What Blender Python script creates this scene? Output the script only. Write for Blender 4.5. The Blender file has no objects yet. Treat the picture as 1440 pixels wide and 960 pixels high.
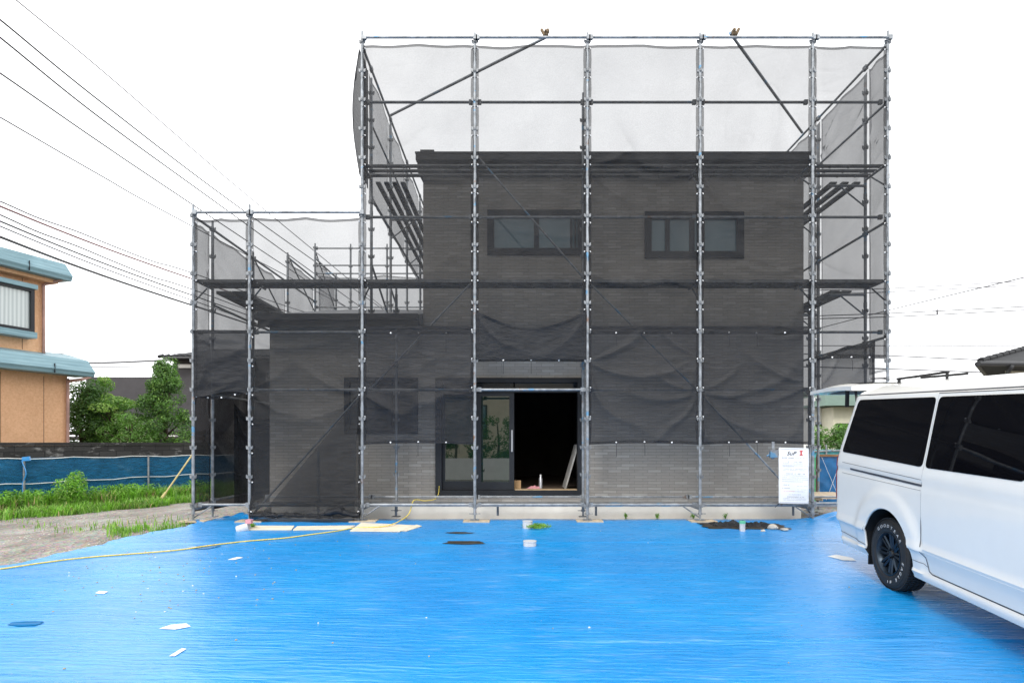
import bpy, bmesh, math, random
from mathutils import Vector, Matrix, noise
random.seed(7)
PI = math.pi
sc = bpy.context.scene
COL = sc.collection
V = Vector

# ------------------------------------------------------------------ camera facts
F, CX, CY, D = 836.0, 724.0, 622.0, 9.5
CAM = V((0, -D, 1.26))
def at(px, py, y):
    s = (y + D) / F
    return V(((px - CX) * s, y, 1.26 - (py - CY) * s))

# ------------------------------------------------------------------ node materials
def new_mat(name):
    m = bpy.data.materials.new(name); m.use_nodes = True
    nt = m.node_tree; nt.nodes.clear()
    out = nt.nodes.new('ShaderNodeOutputMaterial')
    return m, nt, out
def N(nt, t, **kw):
    n = nt.nodes.new(t)
    for k, v in kw.items():
        if hasattr(n, k): setattr(n, k, v)
        else: n.inputs[k].default_value = v
    return n
def L(nt, a, b): nt.links.new(a, b)
def rgba(c): return (c[0], c[1], c[2], 1.0)
def coords(nt, scale=(1, 1, 1), rot=(0, 0, 0), world=False):
    if world:
        g = N(nt, 'ShaderNodeNewGeometry'); src = g.outputs['Position']
    else:
        tc = N(nt, 'ShaderNodeTexCoord'); src = tc.outputs['Object']
    mp = N(nt, 'ShaderNodeMapping')
    mp.inputs['Scale'].default_value = scale; mp.inputs['Rotation'].default_value = rot
    L(nt, src, mp.inputs['Vector'])
    return mp.outputs['Vector']
def noise_tex(nt, vec, scale, detail=4, rough=0.55):
    n = N(nt, 'ShaderNodeTexNoise'); n.inputs['Scale'].default_value = scale
    n.inputs['Detail'].default_value = detail; n.inputs['Roughness'].default_value = rough
    L(nt, vec, n.inputs['Vector']); return n.outputs['Fac']
def ramp(nt, fac, stops):
    r = N(nt, 'ShaderNodeValToRGB'); els = r.color_ramp.elements
    while len(els) < len(stops): els.new(0.5)
    for e, (p, c) in zip(els, stops):
        e.position = p; e.color = rgba(c) if len(c) == 3 else c
    L(nt, fac, r.inputs['Fac']); return r.outputs['Color']
def mix(nt, fac, a, b, mode='MIX'):
    m = N(nt, 'ShaderNodeMix'); m.data_type = 'RGBA'; m.blend_type = mode
    for sock, val in ((m.inputs[0], fac), (m.inputs[6], a), (m.inputs[7], b)):
        if isinstance(val, (int, float)): sock.default_value = val
        elif isinstance(val, (tuple, list)): sock.default_value = rgba(val)
        else: L(nt, val, sock)
    return m.outputs[2]
def mathn(nt, op, a, b=None):
    m = N(nt, 'ShaderNodeMath'); m.operation = op
    for i, val in enumerate((a, b)):
        if val is None: continue
        if isinstance(val, (int, float)): m.inputs[i].default_value = val
        else: L(nt, val, m.inputs[i])
    return m.outputs[0]
def bump(nt, h, strength=0.3, dist=0.01):
    b = N(nt, 'ShaderNodeBump'); b.inputs['Strength'].default_value = strength
    b.inputs['Distance'].default_value = dist; L(nt, h, b.inputs['Height']); return b.outputs['Normal']
def pbr(nt, out, color=None, rough=0.6, metal=0.0, spec=0.5, ior=1.45, normal=None, coat=0.0):
    p = N(nt, 'ShaderNodeBsdfPrincipled')
    if isinstance(color, (tuple, list)): p.inputs['Base Color'].default_value = rgba(color)
    elif color is not None: L(nt, color, p.inputs['Base Color'])
    if isinstance(rough, (int, float)): p.inputs['Roughness'].default_value = rough
    else: L(nt, rough, p.inputs['Roughness'])
    if isinstance(metal, (int, float)): p.inputs['Metallic'].default_value = metal
    else: L(nt, metal, p.inputs['Metallic'])
    p.inputs['Specular IOR Level'].default_value = spec; p.inputs['IOR'].default_value = ior
    p.inputs['Coat Weight'].default_value = coat
    if normal is not None: L(nt, normal, p.inputs['Normal'])
    L(nt, p.outputs[0], out.inputs[0]); return p
def simple(name, c, rough=0.6, metal=0.0, spec=0.5, ior=1.45, var=0.25, vscale=3.0, coat=0.0, bmp=0.0, bscale=60.0):
    m, nt, out = new_mat(name)
    v = coords(nt)
    f = noise_tex(nt, v, vscale, 5)
    lo = tuple(x * (1 - var) for x in c); hi = tuple(min(1, x * (1 + var)) for x in c)
    col = ramp(nt, f, [(0.3, lo), (0.7, hi)])
    nrm = bump(nt, noise_tex(nt, v, bscale, 4), bmp, 0.01) if bmp else None
    pbr(nt, out, col, rough, metal, spec, ior, nrm, coat); return m

M = {}
# steel pipe: galvanised, blotchy, some rust and blue / white paint marks
def steel(name, base, paint=True):
    m, nt, out = new_mat(name)
    v = coords(nt, world=True)
    c = ramp(nt, noise_tex(nt, v, 9, 6, 0.65), [(0.3, tuple(x * 0.6 for x in base)), (0.5, base), (0.72, tuple(min(1, x * 1.5) for x in base))])
    if paint:
        v2 = coords(nt, (0.9, 0.9, 2.2), world=True)
        n2 = noise_tex(nt, v2, 2.3, 3)
        c = mix(nt, ramp(nt, n2, [(0.63, (0, 0, 0)), (0.66, (1, 1, 1))]), c, (0.12, 0.26, 0.40))
        v3 = coords(nt, (1.4, 1.4, 1.1), (0.3, 0, 0), world=True)
        n3 = noise_tex(nt, v3, 3.1, 6, 0.7)
        c = mix(nt, ramp(nt, n3, [(0.62, (0, 0, 0)), (0.70, (1, 1, 1))]), c, (0.20, 0.10, 0.05))
    pbr(nt, out, c, 0.48, 0.45, 0.5)
    return m
M['steel'] = steel('galvanised_steel', (0.24, 0.255, 0.27))
M['steel_dark'] = steel('weathered_deck_steel', (0.16, 0.165, 0.17), False)
M['clamp'] = steel('clamp_steel', (0.22, 0.23, 0.24), False)
M['rust'] = simple('rusty_clamp', (0.16, 0.11, 0.06), 0.7, 0.2, var=0.4, vscale=30)

# scaffold netting: open black weave, part of the light passes between the threads
def netting(name, T, thread, tint=(1, 1, 1), grain=26.0):
    m, nt, out = new_mat(name)
    lw = N(nt, 'ShaderNodeLayerWeight'); lw.inputs['Blend'].default_value = 0.5
    cosv = mathn(nt, 'SUBTRACT', 1.0, lw.outputs['Facing'])
    den = mathn(nt, 'ADD', mathn(nt, 'MULTIPLY', cosv, 0.55), 0.45)
    expo = mathn(nt, 'DIVIDE', 1.0, den)              # threads close up when the sheet is seen at a slant
    t = mathn(nt, 'POWER', T, expo)
    v = coords(nt, (1, 1, 1), world=True)
    var = noise_tex(nt, v, 1.3, 5, 0.6)
    v2 = coords(nt, (60, 60, 60), world=True)
    var2 = noise_tex(nt, v2, 1.0, 2, 0.6)
    fac = mathn(nt, 'ADD', mathn(nt, 'MULTIPLY', var, 0.30), 0.85)
    fac = mathn(nt, 'MULTIPLY', fac, mathn(nt, 'ADD', mathn(nt, 'MULTIPLY', var2, 0.24), 0.88))
    t = mathn(nt, 'MULTIPLY', t, fac)
    tr = N(nt, 'ShaderNodeBsdfTransparent'); tr.inputs[0].default_value = rgba(tint)
    p = N(nt, 'ShaderNodeBsdfPrincipled')
    vs = coords(nt, (1, 1, 5), world=True)
    c = ramp(nt, noise_tex(nt, vs, 4, 5, 0.65), [(0.3, tuple(x * 0.7 for x in thread)), (0.75, tuple(x * 1.45 for x in thread))])
    L(nt, c, p.inputs['Base Color']); p.inputs['Roughness'].default_value = 0.5
    p.inputs['Specular IOR Level'].default_value = 0.18
    wv = coords(nt, (1.0, 1.0, 2.4), world=True)
    L(nt, bump(nt, noise_tex(nt, wv, 9, 5, 0.65), 0.9, 0.02), p.inputs['Normal'])
    ms = N(nt, 'ShaderNodeMixShader'); L(nt, t, ms.inputs[0]); L(nt, p.outputs[0], ms.inputs[1]); L(nt, tr.outputs[0], ms.inputs[2])
    L(nt, ms.outputs[0], out.inputs[0]); return m
M['net'] = netting('black_mesh_net', 0.39, (0.016, 0.0168, 0.019))
M['net_low'] = netting('closer_black_mesh', 0.29, (0.019, 0.0198, 0.023))
M['net_dense'] = netting('dense_black_mesh', 0.15, (0.020, 0.021, 0.024))
M['net_side'] = netting('dusty_grey_mesh', 0.57, (0.05, 0.053, 0.06))
M['blue_net'] = netting('blue_mesh_net', 0.42, (0.012, 0.135, 0.29), (0.5, 0.8, 1.0))
M['cord'] = simple('white_cord', (0.75, 0.75, 0.75), 0.7, var=0.1)
M['black_cord'] = simple('black_cord', (0.02, 0.02, 0.022), 0.8)
M['yellow_rope'] = simple('yellow_rope', (0.62, 0.48, 0.10), 0.8, var=0.25, vscale=40)

# brick-pattern siding
m, nt, out = new_mat('grey_brick_siding')
tc = N(nt, 'ShaderNodeTexCoord'); sp = N(nt, 'ShaderNodeSeparateXYZ'); L(nt, tc.outputs['Object'], sp.inputs[0])
cb = N(nt, 'ShaderNodeCombineXYZ'); L(nt, mathn(nt, 'ADD', sp.outputs[0], sp.outputs[1]), cb.inputs[0]); L(nt, sp.outputs[2], cb.inputs[1])
br = N(nt, 'ShaderNodeTexBrick'); L(nt, cb.outputs[0], br.inputs['Vector'])
br.offset = 0.37; br.offset_frequency = 2; br.squash = 1.0
br.inputs['Scale'].default_value = 1.0; br.inputs['Brick Width'].default_value = 0.235; br.inputs['Row Height'].default_value = 0.052
br.inputs['Mortar Size'].default_value = 0.0032; br.inputs['Mortar Smooth'].default_value = 0.3; br.inputs['Bias'].default_value = -0.62
br.inputs['Color1'].default_value = (0.30, 0.278, 0.250, 1); br.inputs['Color2'].default_value = (0.50, 0.478, 0.445, 1); br.inputs['Mortar'].default_value = (0.19, 0.178, 0.162, 1)
nz = noise_tex(nt, coords(nt, (6, 6, 40)), 1.0, 4, 0.6)
c = mix(nt, 1.0, br.outputs['Color'], ramp(nt, nz, [(0.25, (0.90, 0.90, 0.89)), (0.75, (1.07, 1.07, 1.07))]), 'MULTIPLY')
nz2 = noise_tex(nt, coords(nt), 0.8, 4)
c = mix(nt, 1.0, c, ramp(nt, nz2, [(0.3, (0.9, 0.89, 0.88)), (0.7, (1.07, 1.07, 1.07))]), 'MULTIPLY')
h = mathn(nt, 'SUBTRACT', mathn(nt, 'MULTIPLY', nz, 0.5), br.outputs['Fac'])
pbr(nt, out, c, 0.75, normal=bump(nt, h, 0.6, 0.006)); M['brick'] = m

# blue sheet on the ground
m, nt, out = new_mat('blue_polyethylene_sheet')
v = coords(nt, world=True)
n_big = noise_tex(nt, v, 0.6, 4)
n_sc = noise_tex(nt, coords(nt, (1.2, 5.5, 1), (0, 0, 0.05), True), 1.7, 7, 0.72)
n_fl = noise_tex(nt, coords(nt, (3.0, 14, 1), (0, 0, -0.1), True), 1.6, 6, 0.7)
base = ramp(nt, n_big, [(0.3, (0.004, 0.20, 0.54)), (0.7, (0.007, 0.26, 0.62))])
scuff = mathn(nt, 'MULTIPLY', ramp(nt, n_sc, [(0.50, (0, 0, 0)), (0.70, (1, 1, 1))]), ramp(nt, n_fl, [(0.42, (0, 0, 0)), (0.66, (1, 1, 1))]))
base = mix(nt, mathn(nt, 'MULTIPLY', scuff, 0.38), base, (0.30, 0.42, 0.56))
specks = noise_tex(nt, v, 34, 2, 0.5)
base = mix(nt, ramp(nt, specks, [(0.79, (0, 0, 0)), (0.81, (1, 1, 1))]), base, (0.55, 0.58, 0.58))
rip = noise_tex(nt, coords(nt, (1.1, 13, 1), (0, 0, 0.06), True), 1.5, 5, 0.62)
rip2 = noise_tex(nt, coords(nt, (9, 30, 1), (0, 0, -0.45), True), 1.0, 4, 0.6)
wv = N(nt, 'ShaderNodeTexWave'); wv.inputs['Scale'].default_value = 5.0; wv.inputs['Distortion'].default_value = 9.0; wv.inputs['Detail'].default_value = 3; wv.inputs['Detail Scale'].default_value = 1.6
wv.bands_direction = 'Y'
L(nt, coords(nt, (0.25, 1, 1), (0, 0, 0.22), True), wv.inputs['Vector'])
hh = mathn(nt, 'ADD', mathn(nt, 'ADD', rip, mathn(nt, 'MULTIPLY', rip2, 0.55)), mathn(nt, 'MULTIPLY', wv.outputs['Fac'], 0.22))
rr = ramp(nt, n_sc, [(0.3, (0.22, 0.22, 0.22)), (0.75, (0.40, 0.40, 0.40))])
pbr(nt, out, base, rr, spec=1.0, ior=1.6, normal=bump(nt, hh, 0.75, 0.012)); M['tarp'] = m

# ground: stony soil
m, nt, out = new_mat('stony_soil')
v = coords(nt, world=True)
vo = N(nt, 'ShaderNodeTexVoronoi'); vo.inputs['Scale'].default_value = 26; L(nt, v, vo.inputs['Vector'])
a = ramp(nt, noise_tex(nt, v, 1.1, 6), [(0.32, (0.20, 0.155, 0.115)), (0.52, (0.33, 0.29, 0.235)), (0.7, (0.40, 0.37, 0.32))])
b_ = mix(nt, 0.5, a, vo.outputs['Color'], 'OVERLAY')
hsv = N(nt, 'ShaderNodeHueSaturation'); hsv.inputs['Saturation'].default_value = 0.62; hsv.inputs['Value'].default_value = 0.78; L(nt, b_, hsv.inputs['Color'])
pbr(nt, out, hsv.outputs[0], 0.9, normal=bump(nt, mathn(nt, 'ADD', vo.outputs['Distance'], noise_tex(nt, v, 9, 6)), 0.8, 0.03)); M['soil'] = m
M['asphalt'] = simple('asphalt', (0.055, 0.055, 0.057), 0.85, var=0.25, vscale=8, bmp=0.4, bscale=120)
M['concrete'] = simple('pale_foundation_concrete', (0.74, 0.71, 0.65), 0.85, var=0.12, vscale=2.2, bmp=0.15, bscale=30)
M['old_concrete'] = simple('grey_concrete', (0.34, 0.33, 0.31), 0.85, var=0.25, vscale=8)
M['mud'] = simple('wet_mud', (0.035, 0.028, 0.020), 0.35, var=0.5, vscale=12, bmp=0.2)
M['puddle'] = simple('puddle_water', (0.010, 0.035, 0.05), 0.04, var=0.3, vscale=8, ior=1.33)
M['puddle_blue'] = simple('puddle_water_on_blue', (0.006, 0.13, 0.33), 0.04, var=0.2, vscale=8, ior=1.33)
M['dark_frame'] = simple('dark_aluminium', (0.018, 0.020, 0.024), 0.4, 0.3, var=0.15)
M['fascia'] = simple('dark_fascia', (0.030, 0.031, 0.034), 0.5, var=0.2)
M['roof_metal'] = simple('grey_roof_sheet', (0.14, 0.145, 0.155), 0.55, var=0.2)
M['glass'] = simple('window_glass', (0.006, 0.018, 0.013), 0.015, spec=0.5, ior=2.15, var=0.1)
M['glass_upper'] = simple('teal_grey_glass', (0.10, 0.185, 0.215), 0.03, ior=1.9, var=0.08, vscale=2)  # teal-grey tone set in the glass colour itself, brighter than the door glass
M['glass_low'] = simple('dark_room_glass', (0.018, 0.022, 0.028), 0.02, ior=1.6, var=0.1)
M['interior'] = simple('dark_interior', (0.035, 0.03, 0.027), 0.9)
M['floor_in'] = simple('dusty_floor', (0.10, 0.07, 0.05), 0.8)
M['wood'] = simple('bare_wood', (0.45, 0.33, 0.20), 0.7, var=0.2, vscale=6)
M['ply'] = simple('plywood_board', (0.62, 0.55, 0.43), 0.75, var=0.15, vscale=5)
M['pad'] = simple('weathered_wood_pad', (0.42, 0.34, 0.24), 0.8, var=0.3, vscale=12)
M['card'] = simple('cardboard', (0.42, 0.27, 0.14), 0.85, var=0.15)
M['white'] = simple('white_plastic', (0.72, 0.72, 0.70), 0.5, var=0.06)
M['silver'] = simple('silver_metal', (0.5, 0.5, 0.52), 0.3, 0.8)
M['pink'] = simple('pink_cloth', (0.55, 0.25, 0.28), 0.9, var=0.2, vscale=40)
M['pvc'] = simple('grey_pvc', (0.46, 0.47, 0.49), 0.55, var=0.12, vscale=15)
M['green_cap'] = simple('green_cap', (0.10, 0.42, 0.26), 0.55)
M['green_paint'] = simple('green_tape', (0.06, 0.38, 0.13), 0.6)
M['ink'] = simple('black_ink', (0.03, 0.03, 0.035), 0.7)
M['ink_grey'] = simple('grey_ink', (0.22, 0.22, 0.24), 0.7)
M['ink_red'] = simple('red_ink', (0.55, 0.02, 0.02), 0.6)
M['cloth'] = simple('white_banner_cloth', (0.74, 0.75, 0.77), 0.8, var=0.05, vscale=6, bmp=0.15, bscale=14)
# orange rendered wall
m, nt, out = new_mat('orange_render')
v = coords(nt)
c = ramp(nt, noise_tex(nt, v, 16, 6, 0.7), [(0.3, (0.70, 0.385, 0.205)), (0.7, (0.88, 0.55, 0.33))])
c = mix(nt, 1.0, c, ramp(nt, noise_tex(nt, v, 0.5, 4), [(0.3, (0.86, 0.85, 0.84)), (0.7, (1.05, 1.05, 1.05))]), 'MULTIPLY')
pbr(nt, out, c, 0.9, normal=bump(nt, noise_tex(nt, v, 38, 5), 0.7, 0.02)); M['orange'] = m
M['seam'] = simple('brown_joint', (0.24, 0.13, 0.08), 0.9)
# teal standing metal
m, nt, out = new_mat('teal_metal_roof')
v = coords(nt)
c = ramp(nt, noise_tex(nt, coords(nt, (1, 1, 9)), 1.6, 5), [(0.3, (0.17, 0.29, 0.34)), (0.7, (0.24, 0.375, 0.42))])
wv = N(nt, 'ShaderNodeTexWave'); wv.bands_direction = 'Z'; wv.inputs['Scale'].default_value = 3.2; wv.inputs['Distortion'].default_value = 0.0; L(nt, coords(nt), wv.inputs['Vector'])
pbr(nt, out, c, 0.5, 0.1, normal=bump(nt, wv.outputs['Fac'], 0.18, 0.03)); M['teal'] = m
M['pipe_pink'] = simple('faded_downpipe', (0.42, 0.26, 0.22), 0.6)
m, nt, out = new_mat('curtained_glass')
wv = N(nt, 'ShaderNodeTexWave'); wv.bands_direction = 'Y'; wv.inputs['Scale'].default_value = 3.2; wv.inputs['Distortion'].default_value = 2.0; wv.inputs['Detail'].default_value = 2
L(nt, coords(nt, (1, 1, .12)), wv.inputs['Vector'])
pbr(nt, out, ramp(nt, wv.outputs['Fac'], [(0.1, (0.34, 0.39, 0.39)), (0.9, (0.52, 0.57, 0.56))]), 0.03, ior=1.8); M['curtain'] = m
# old block wall
m, nt, out = new_mat('blackened_block_wall')
tc = N(nt, 'ShaderNodeTexCoord'); sp = N(nt, 'ShaderNodeSeparateXYZ'); L(nt, tc.outputs['UV'], sp.inputs[0])
br = N(nt, 'ShaderNodeTexBrick'); L(nt, tc.outputs['UV'], br.inputs['Vector'])
br.inputs['Scale'].default_value = 1; br.inputs['Brick Width'].default_value = 0.42; br.inputs['Row Height'].default_value = 0.205
br.inputs['Mortar Size'].default_value = 0.012; br.inputs['Bias'].default_value = 0.0
br.inputs['Color1'].default_value = (0.022, 0.021, 0.020, 1); br.inputs['Color2'].default_value = (0.05, 0.048, 0.046, 1); br.inputs['Mortar'].default_value = (0.018, 0.018, 0.018, 1)
v = coords(nt)
st = ramp(nt, noise_tex(nt, coords(nt, (1, 1, 3.0)), 2.2, 7, 0.72), [(0.56, (0, 0, 0)), (0.70, (1, 1, 1))])
c = mix(nt, st, br.outputs['Color'], (0.26, 0.255, 0.245))
pbr(nt, out, c, 0.9, normal=bump(nt, noise_tex(nt, v, 25, 5), 0.6, 0.02)); M['block'] = m
M['dark_house'] = simple('charcoal_siding', (0.045, 0.043, 0.047), 0.7, var=0.12, bmp=0.3, bscale=20)
M['dark_slat'] = simple('black_slat', (0.022, 0.020, 0.019), 0.6)
M['tile'] = simple('dark_roof_tile', (0.016, 0.017, 0.019), 0.85, var=0.25, vscale=10)
M['beige'] = simple('beige_wall', (0.55, 0.50, 0.38), 0.85, var=0.08)
M['cream'] = simple('cream_wall', (0.60, 0.58, 0.46), 0.85, var=0.08)
M['green_roof'] = simple('green_roof', (0.065, 0.115, 0.088), 0.6, var=0.15)
M['orange_roof'] = simple('orange_roof', (0.42, 0.20, 0.09), 0.7, var=0.15)
M['teal_board'] = simple('teal_board', (0.06, 0.30, 0.33), 0.6, var=0.35, vscale=4)
M['blue_board'] = simple('blue_sheeting', (0.006, 0.115, 0.30), 0.4, var=0.35, vscale=4, bmp=0.5, bscale=9)
M['brown_frame'] = simple('rusty_brown_frame', (0.22, 0.12, 0.06), 0.8)
M['bamboo'] = simple('yellow_pole', (0.60, 0.50, 0.24), 0.6, var=0.2, vscale=5)
M['bark'] = simple('bark', (0.07, 0.05, 0.035), 0.9, var=0.3, vscale=12)
def leafmat(name, c, var=0.5, vs=5.0):
    m, nt, out = new_mat(name)
    v = coords(nt, world=True)
    lo = tuple(x * (1 - var) for x in c); hi = tuple(x * (1 + var) for x in c)
    col = ramp(nt, noise_tex(nt, v, vs, 4, 0.7), [(0.3, lo), (0.7, hi)])
    p = N(nt, 'ShaderNodeBsdfPrincipled'); L(nt, col, p.inputs['Base Color']); p.inputs['Roughness'].default_value = 0.55
    t = N(nt, 'ShaderNodeBsdfTranslucent'); L(nt, mix(nt, 1.0, col, (1.3, 1.5, 0.6), 'MULTIPLY'), t.inputs[0])
    ms = N(nt, 'ShaderNodeMixShader'); ms.inputs[0].default_value = 0.3
    L(nt, p.outputs[0], ms.inputs[1]); L(nt, t.outputs[0], ms.inputs[2]); L(nt, ms.outputs[0], out.inputs[0]); return m
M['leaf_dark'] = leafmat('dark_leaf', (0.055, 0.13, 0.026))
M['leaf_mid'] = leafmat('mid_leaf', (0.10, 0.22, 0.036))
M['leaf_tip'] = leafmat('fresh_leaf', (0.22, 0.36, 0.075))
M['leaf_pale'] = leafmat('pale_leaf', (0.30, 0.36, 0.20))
M['grass'] = leafmat('weed_blade', (0.16, 0.36, 0.032), 0.45, 2.5)
M['straw'] = simple('dry_litter', (0.38, 0.30, 0.15), 0.9)
M['stone'] = simple('rubble_stone', (0.42, 0.40, 0.36), 0.85, var=0.25, vscale=12)
# van
m, nt, out = new_mat('white_van_paint')
v = coords(nt)
c = ramp(nt, noise_tex(nt, v, 2.5, 4), [(0.3, (0.67, 0.66, 0.63)), (0.7, (0.70, 0.69, 0.655))])
pbr(nt, out, c, 0.3, spec=0.5, coat=0.6, normal=bump(nt, noise_tex(nt, v, 1.6, 2), 0.05, 0.02)); M['paint'] = m
M['van_glass'] = simple('privacy_glass', (0.003, 0.003, 0.004), 0.02, ior=1.33, var=0.0)
M['rubber'] = simple('tyre_rubber', (0.016, 0.016, 0.017), 0.65, var=0.25, vscale=25)
M['rim'] = simple('blue_black_alloy', (0.018, 0.030, 0.045), 0.3, 0.6, var=0.15)
M['trim'] = simple('black_trim', (0.012, 0.012, 0.013), 0.5)
M['gap'] = simple('panel_gap', (0.05, 0.052, 0.06), 0.7)
M['lens_red'] = simple('red_lens', (0.26, 0.008, 0.012), 0.12, var=0.1)
M['letter_white'] = simple('white_lettering', (0.5, 0.5, 0.5), 0.6, var=0.05)
M['smoke'] = simple('smoked_visor', (0.05, 0.045, 0.045), 0.05, ior=1.6)
M['wire'] = simple('black_wire', (0.02, 0.02, 0.022), 0.6)
M['wire_grey'] = simple('grey_wire', (0.10, 0.10, 0.11), 0.6)
M['wire_faint'] = simple('faint_wire', (0.26, 0.26, 0.28), 0.6)
M['wire_red'] = simple('reddish_wire', (0.16, 0.05, 0.05), 0.6)

# ------------------------------------------------------------------ mesh builder
OFF = {}
class MB:
    def __init__(s): s.v, s.f, s.m, s.uv = [], [], [], None
    def add(s, vs, fs, mi=0):
        b = len(s.v); s.v += [V(p) for p in vs]; s.f += [tuple(i + b for i in f) for f in fs]; s.m += [mi] * len(fs)
    def box(s, lo, hi, mi=0):
        x0, y0, z0 = lo; x1, y1, z1 = hi
        s.add([(x0, y0, z0), (x1, y0, z0), (x1, y1, z0), (x0, y1, z0), (x0, y0, z1), (x1, y0, z1), (x1, y1, z1), (x0, y1, z1)],
              [(0, 3, 2, 1), (4, 5, 6, 7), (0, 1, 5, 4), (1, 2, 6, 5), (2, 3, 7, 6), (3, 0, 4, 7)], mi)
    def obox(s, c, ax, ay, az, mi=0):     # centre and three half axes
        c, ax, ay, az = V(c), V(ax), V(ay), V(az)
        p = [c + ax * i + ay * j + az * k for k in (-1, 1) for i, j in ((-1, -1), (1, -1), (1, 1), (-1, 1))]
        s.add(p, [(0, 3, 2, 1), (4, 5, 6, 7), (0, 1, 5, 4), (1, 2, 6, 5), (2, 3, 7, 6), (3, 0, 4, 7)], mi)
    def tube(s, pts, r, n=8, mi=0, caps=True):
        pts = [V(p) for p in pts]; k = len(pts)
        rs = r if isinstance(r, (list, tuple)) else [r] * k
        b = len(s.v); up = None
        for i, p in enumerate(pts):
            d = (pts[min(i + 1, k - 1)] - pts[max(i - 1, 0)]).normalized()
            a = d.orthogonal().normalized() if up is None else (up - d * up.dot(d)).normalized()
            up = a; c = d.cross(a)
            for j in range(n):
                t = 2 * PI * j / n; s.v.append(p + (a * math.cos(t) + c * math.sin(t)) * rs[i])
        for i in range(k - 1):
            for j in range(n):
                s.f.append((b + i * n + j, b + i * n + (j + 1) % n, b + (i + 1) * n + (j + 1) % n, b + (i + 1) * n + j)); s.m.append(mi)
        if caps:
            s.f.append(tuple(b + j for j in reversed(range(n)))); s.m.append(mi)
            s.f.append(tuple(b + (k - 1) * n + j for j in range(n))); s.m.append(mi)
    def prism(s, poly, d, mi=0):          # closed polygon (list of points) extruded by vector d
        n = len(poly); d = V(d)
        b = [V(p) for p in poly]
        s.add(b + [p + d for p in b], [tuple(reversed(range(n))), tuple(range(n, 2 * n))] + [(i, (i + 1) % n, n + (i + 1) % n, n + i) for i in range(n)], mi)
    def grid(s, fn, nu, nv, mi=0, flip=False):
        b = len(s.v)
        for j in range(nv + 1):
            for i in range(nu + 1): s.v.append(V(fn(i / nu, j / nv)))
        for j in range(nv):
            for i in range(nu):
                q = (b + j * (nu + 1) + i, b + j * (nu + 1) + i + 1, b + (j + 1) * (nu + 1) + i + 1, b + (j + 1) * (nu + 1) + i)
                s.f.append(tuple(reversed(q)) if flip else q); s.m.append(mi)
    def build(s, name, mats, parent=None, smooth=False, local=False, origin=None, uvs=None):
        mats = mats if isinstance(mats, (list, tuple)) else [mats]
        if local: off = V((0, 0, 0))
        elif parent is not None: off = OFF[parent]
        elif origin is not None: off = V(origin)
        else:
            xs = [p.x for p in s.v]; ys = [p.y for p in s.v]; zs = [p.z for p in s.v]
            off = V(((min(xs) + max(xs)) / 2, (min(ys) + max(ys)) / 2, min(zs)))
        me = bpy.data.meshes.new(name)
        me.from_pydata([tuple(p - off) for p in s.v], [], s.f)
        for k in mats: me.materials.append(M[k] if isinstance(k, str) else k)
        if len(mats) > 1: me.polygons.foreach_set('material_index', s.m)
        if smooth:
            me.polygons.foreach_set('use_smooth', [True] * len(me.polygons))
            if smooth is not True: me.set_sharp_from_angle(angle=math.radians(smooth))
        if uvs:
            u = me.uv_layers.new(name='UVMap')
            for lp in me.loops: u.data[lp.index].uv = uvs(s.v[lp.vertex_index])
        me.update()
        o = bpy.data.objects.new(name, me); COL.objects.link(o)
        if parent is not None: o.parent = parent
        elif not local: o.location = off
        OFF[o] = off
        return o
def tag(o, label=None, cat=None, group=None, kind=None):
    if label: o['label'] = label
    if cat: o['category'] = cat
    if group: o['group'] = group
    if kind: o['kind'] = kind
    return o
def thing(name, label, cat, loc, group=None):
    o = bpy.data.objects.new(name, None); COL.objects.link(o); o.location = loc
    o.empty_display_size = 0.2
    OFF[o] = V(loc); return tag(o, label, cat, group)
def copy_tree(o, parent=None):
    c = o.copy(); COL.objects.link(c); c.parent = parent
    OFF[c] = OFF[o]
    for ch in list(o.children): copy_tree(ch, c)
    return c
def nz(x, y, z=0.0): return noise.noise(V((x, y, z)))
def sm(a, b, x):
    t = max(0, min(1, (x - a) / (b - a))); return t * t * (3 - 2 * t)

# ------------------------------------------------------------------ ground
def gz(x, y):
    z = 0.053 * max(-13.0, min(0.0, y)) if y < 0 else 0.0
    z -= 0.30 * (1 - sm(-9.5, -5.6, x)) * sm(-7, 0, y)
    if y > 0: z -= 0.085 * sm(0, .8, y)
    return z
def gp(px, py, lift=0.0):
    y = 0.0
    d = V(((px - CX) / F, 1, -(py - CY) / F))
    lo, hi = 2.0, 60.0
    for _ in range(50):
        t = (lo + hi) / 2; p = CAM + d * t
        if p.z > gz(p.x, p.y) + lift: lo = t
        else: hi = t
    return CAM + d * lo
def axis_pts():
    pts = [-600, -200, -80, -45, -30]; x = -22
    while x <= 22: pts.append(x); x += 0.5
    return pts + [30, 45, 80, 200, 600]
mb = MB(); ax = axis_pts(); n = len(ax)
for yy in ax:
    for xx in ax:
        z = gz(xx, yy) - 0.02
        if -14 < xx < 10 and -12 < yy < 12: z += 0.02 * nz(xx * 0.8, yy * 0.8)
        mb.v.append(V((xx, yy, z)))
for j in range(n - 1):
    for i in range(n - 1):
        mb.f.append((j * n + i, j * n + i + 1, (j + 1) * n + i + 1, (j + 1) * n + i)); mb.m.append(0)
tag(mb.build('ground', 'soil', smooth=True, origin=(0, 0, 0)), kind='structure')
mb = MB(); mb.grid(lambda u, v: (-120 + 240 * u, -18.5 + 5.0 * v - 0, gz(0, -14) + 0.002 + 0.004), 40, 4)
tag(mb.build('road', 'asphalt', origin=(0, 0, 0)), kind='structure')

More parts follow.
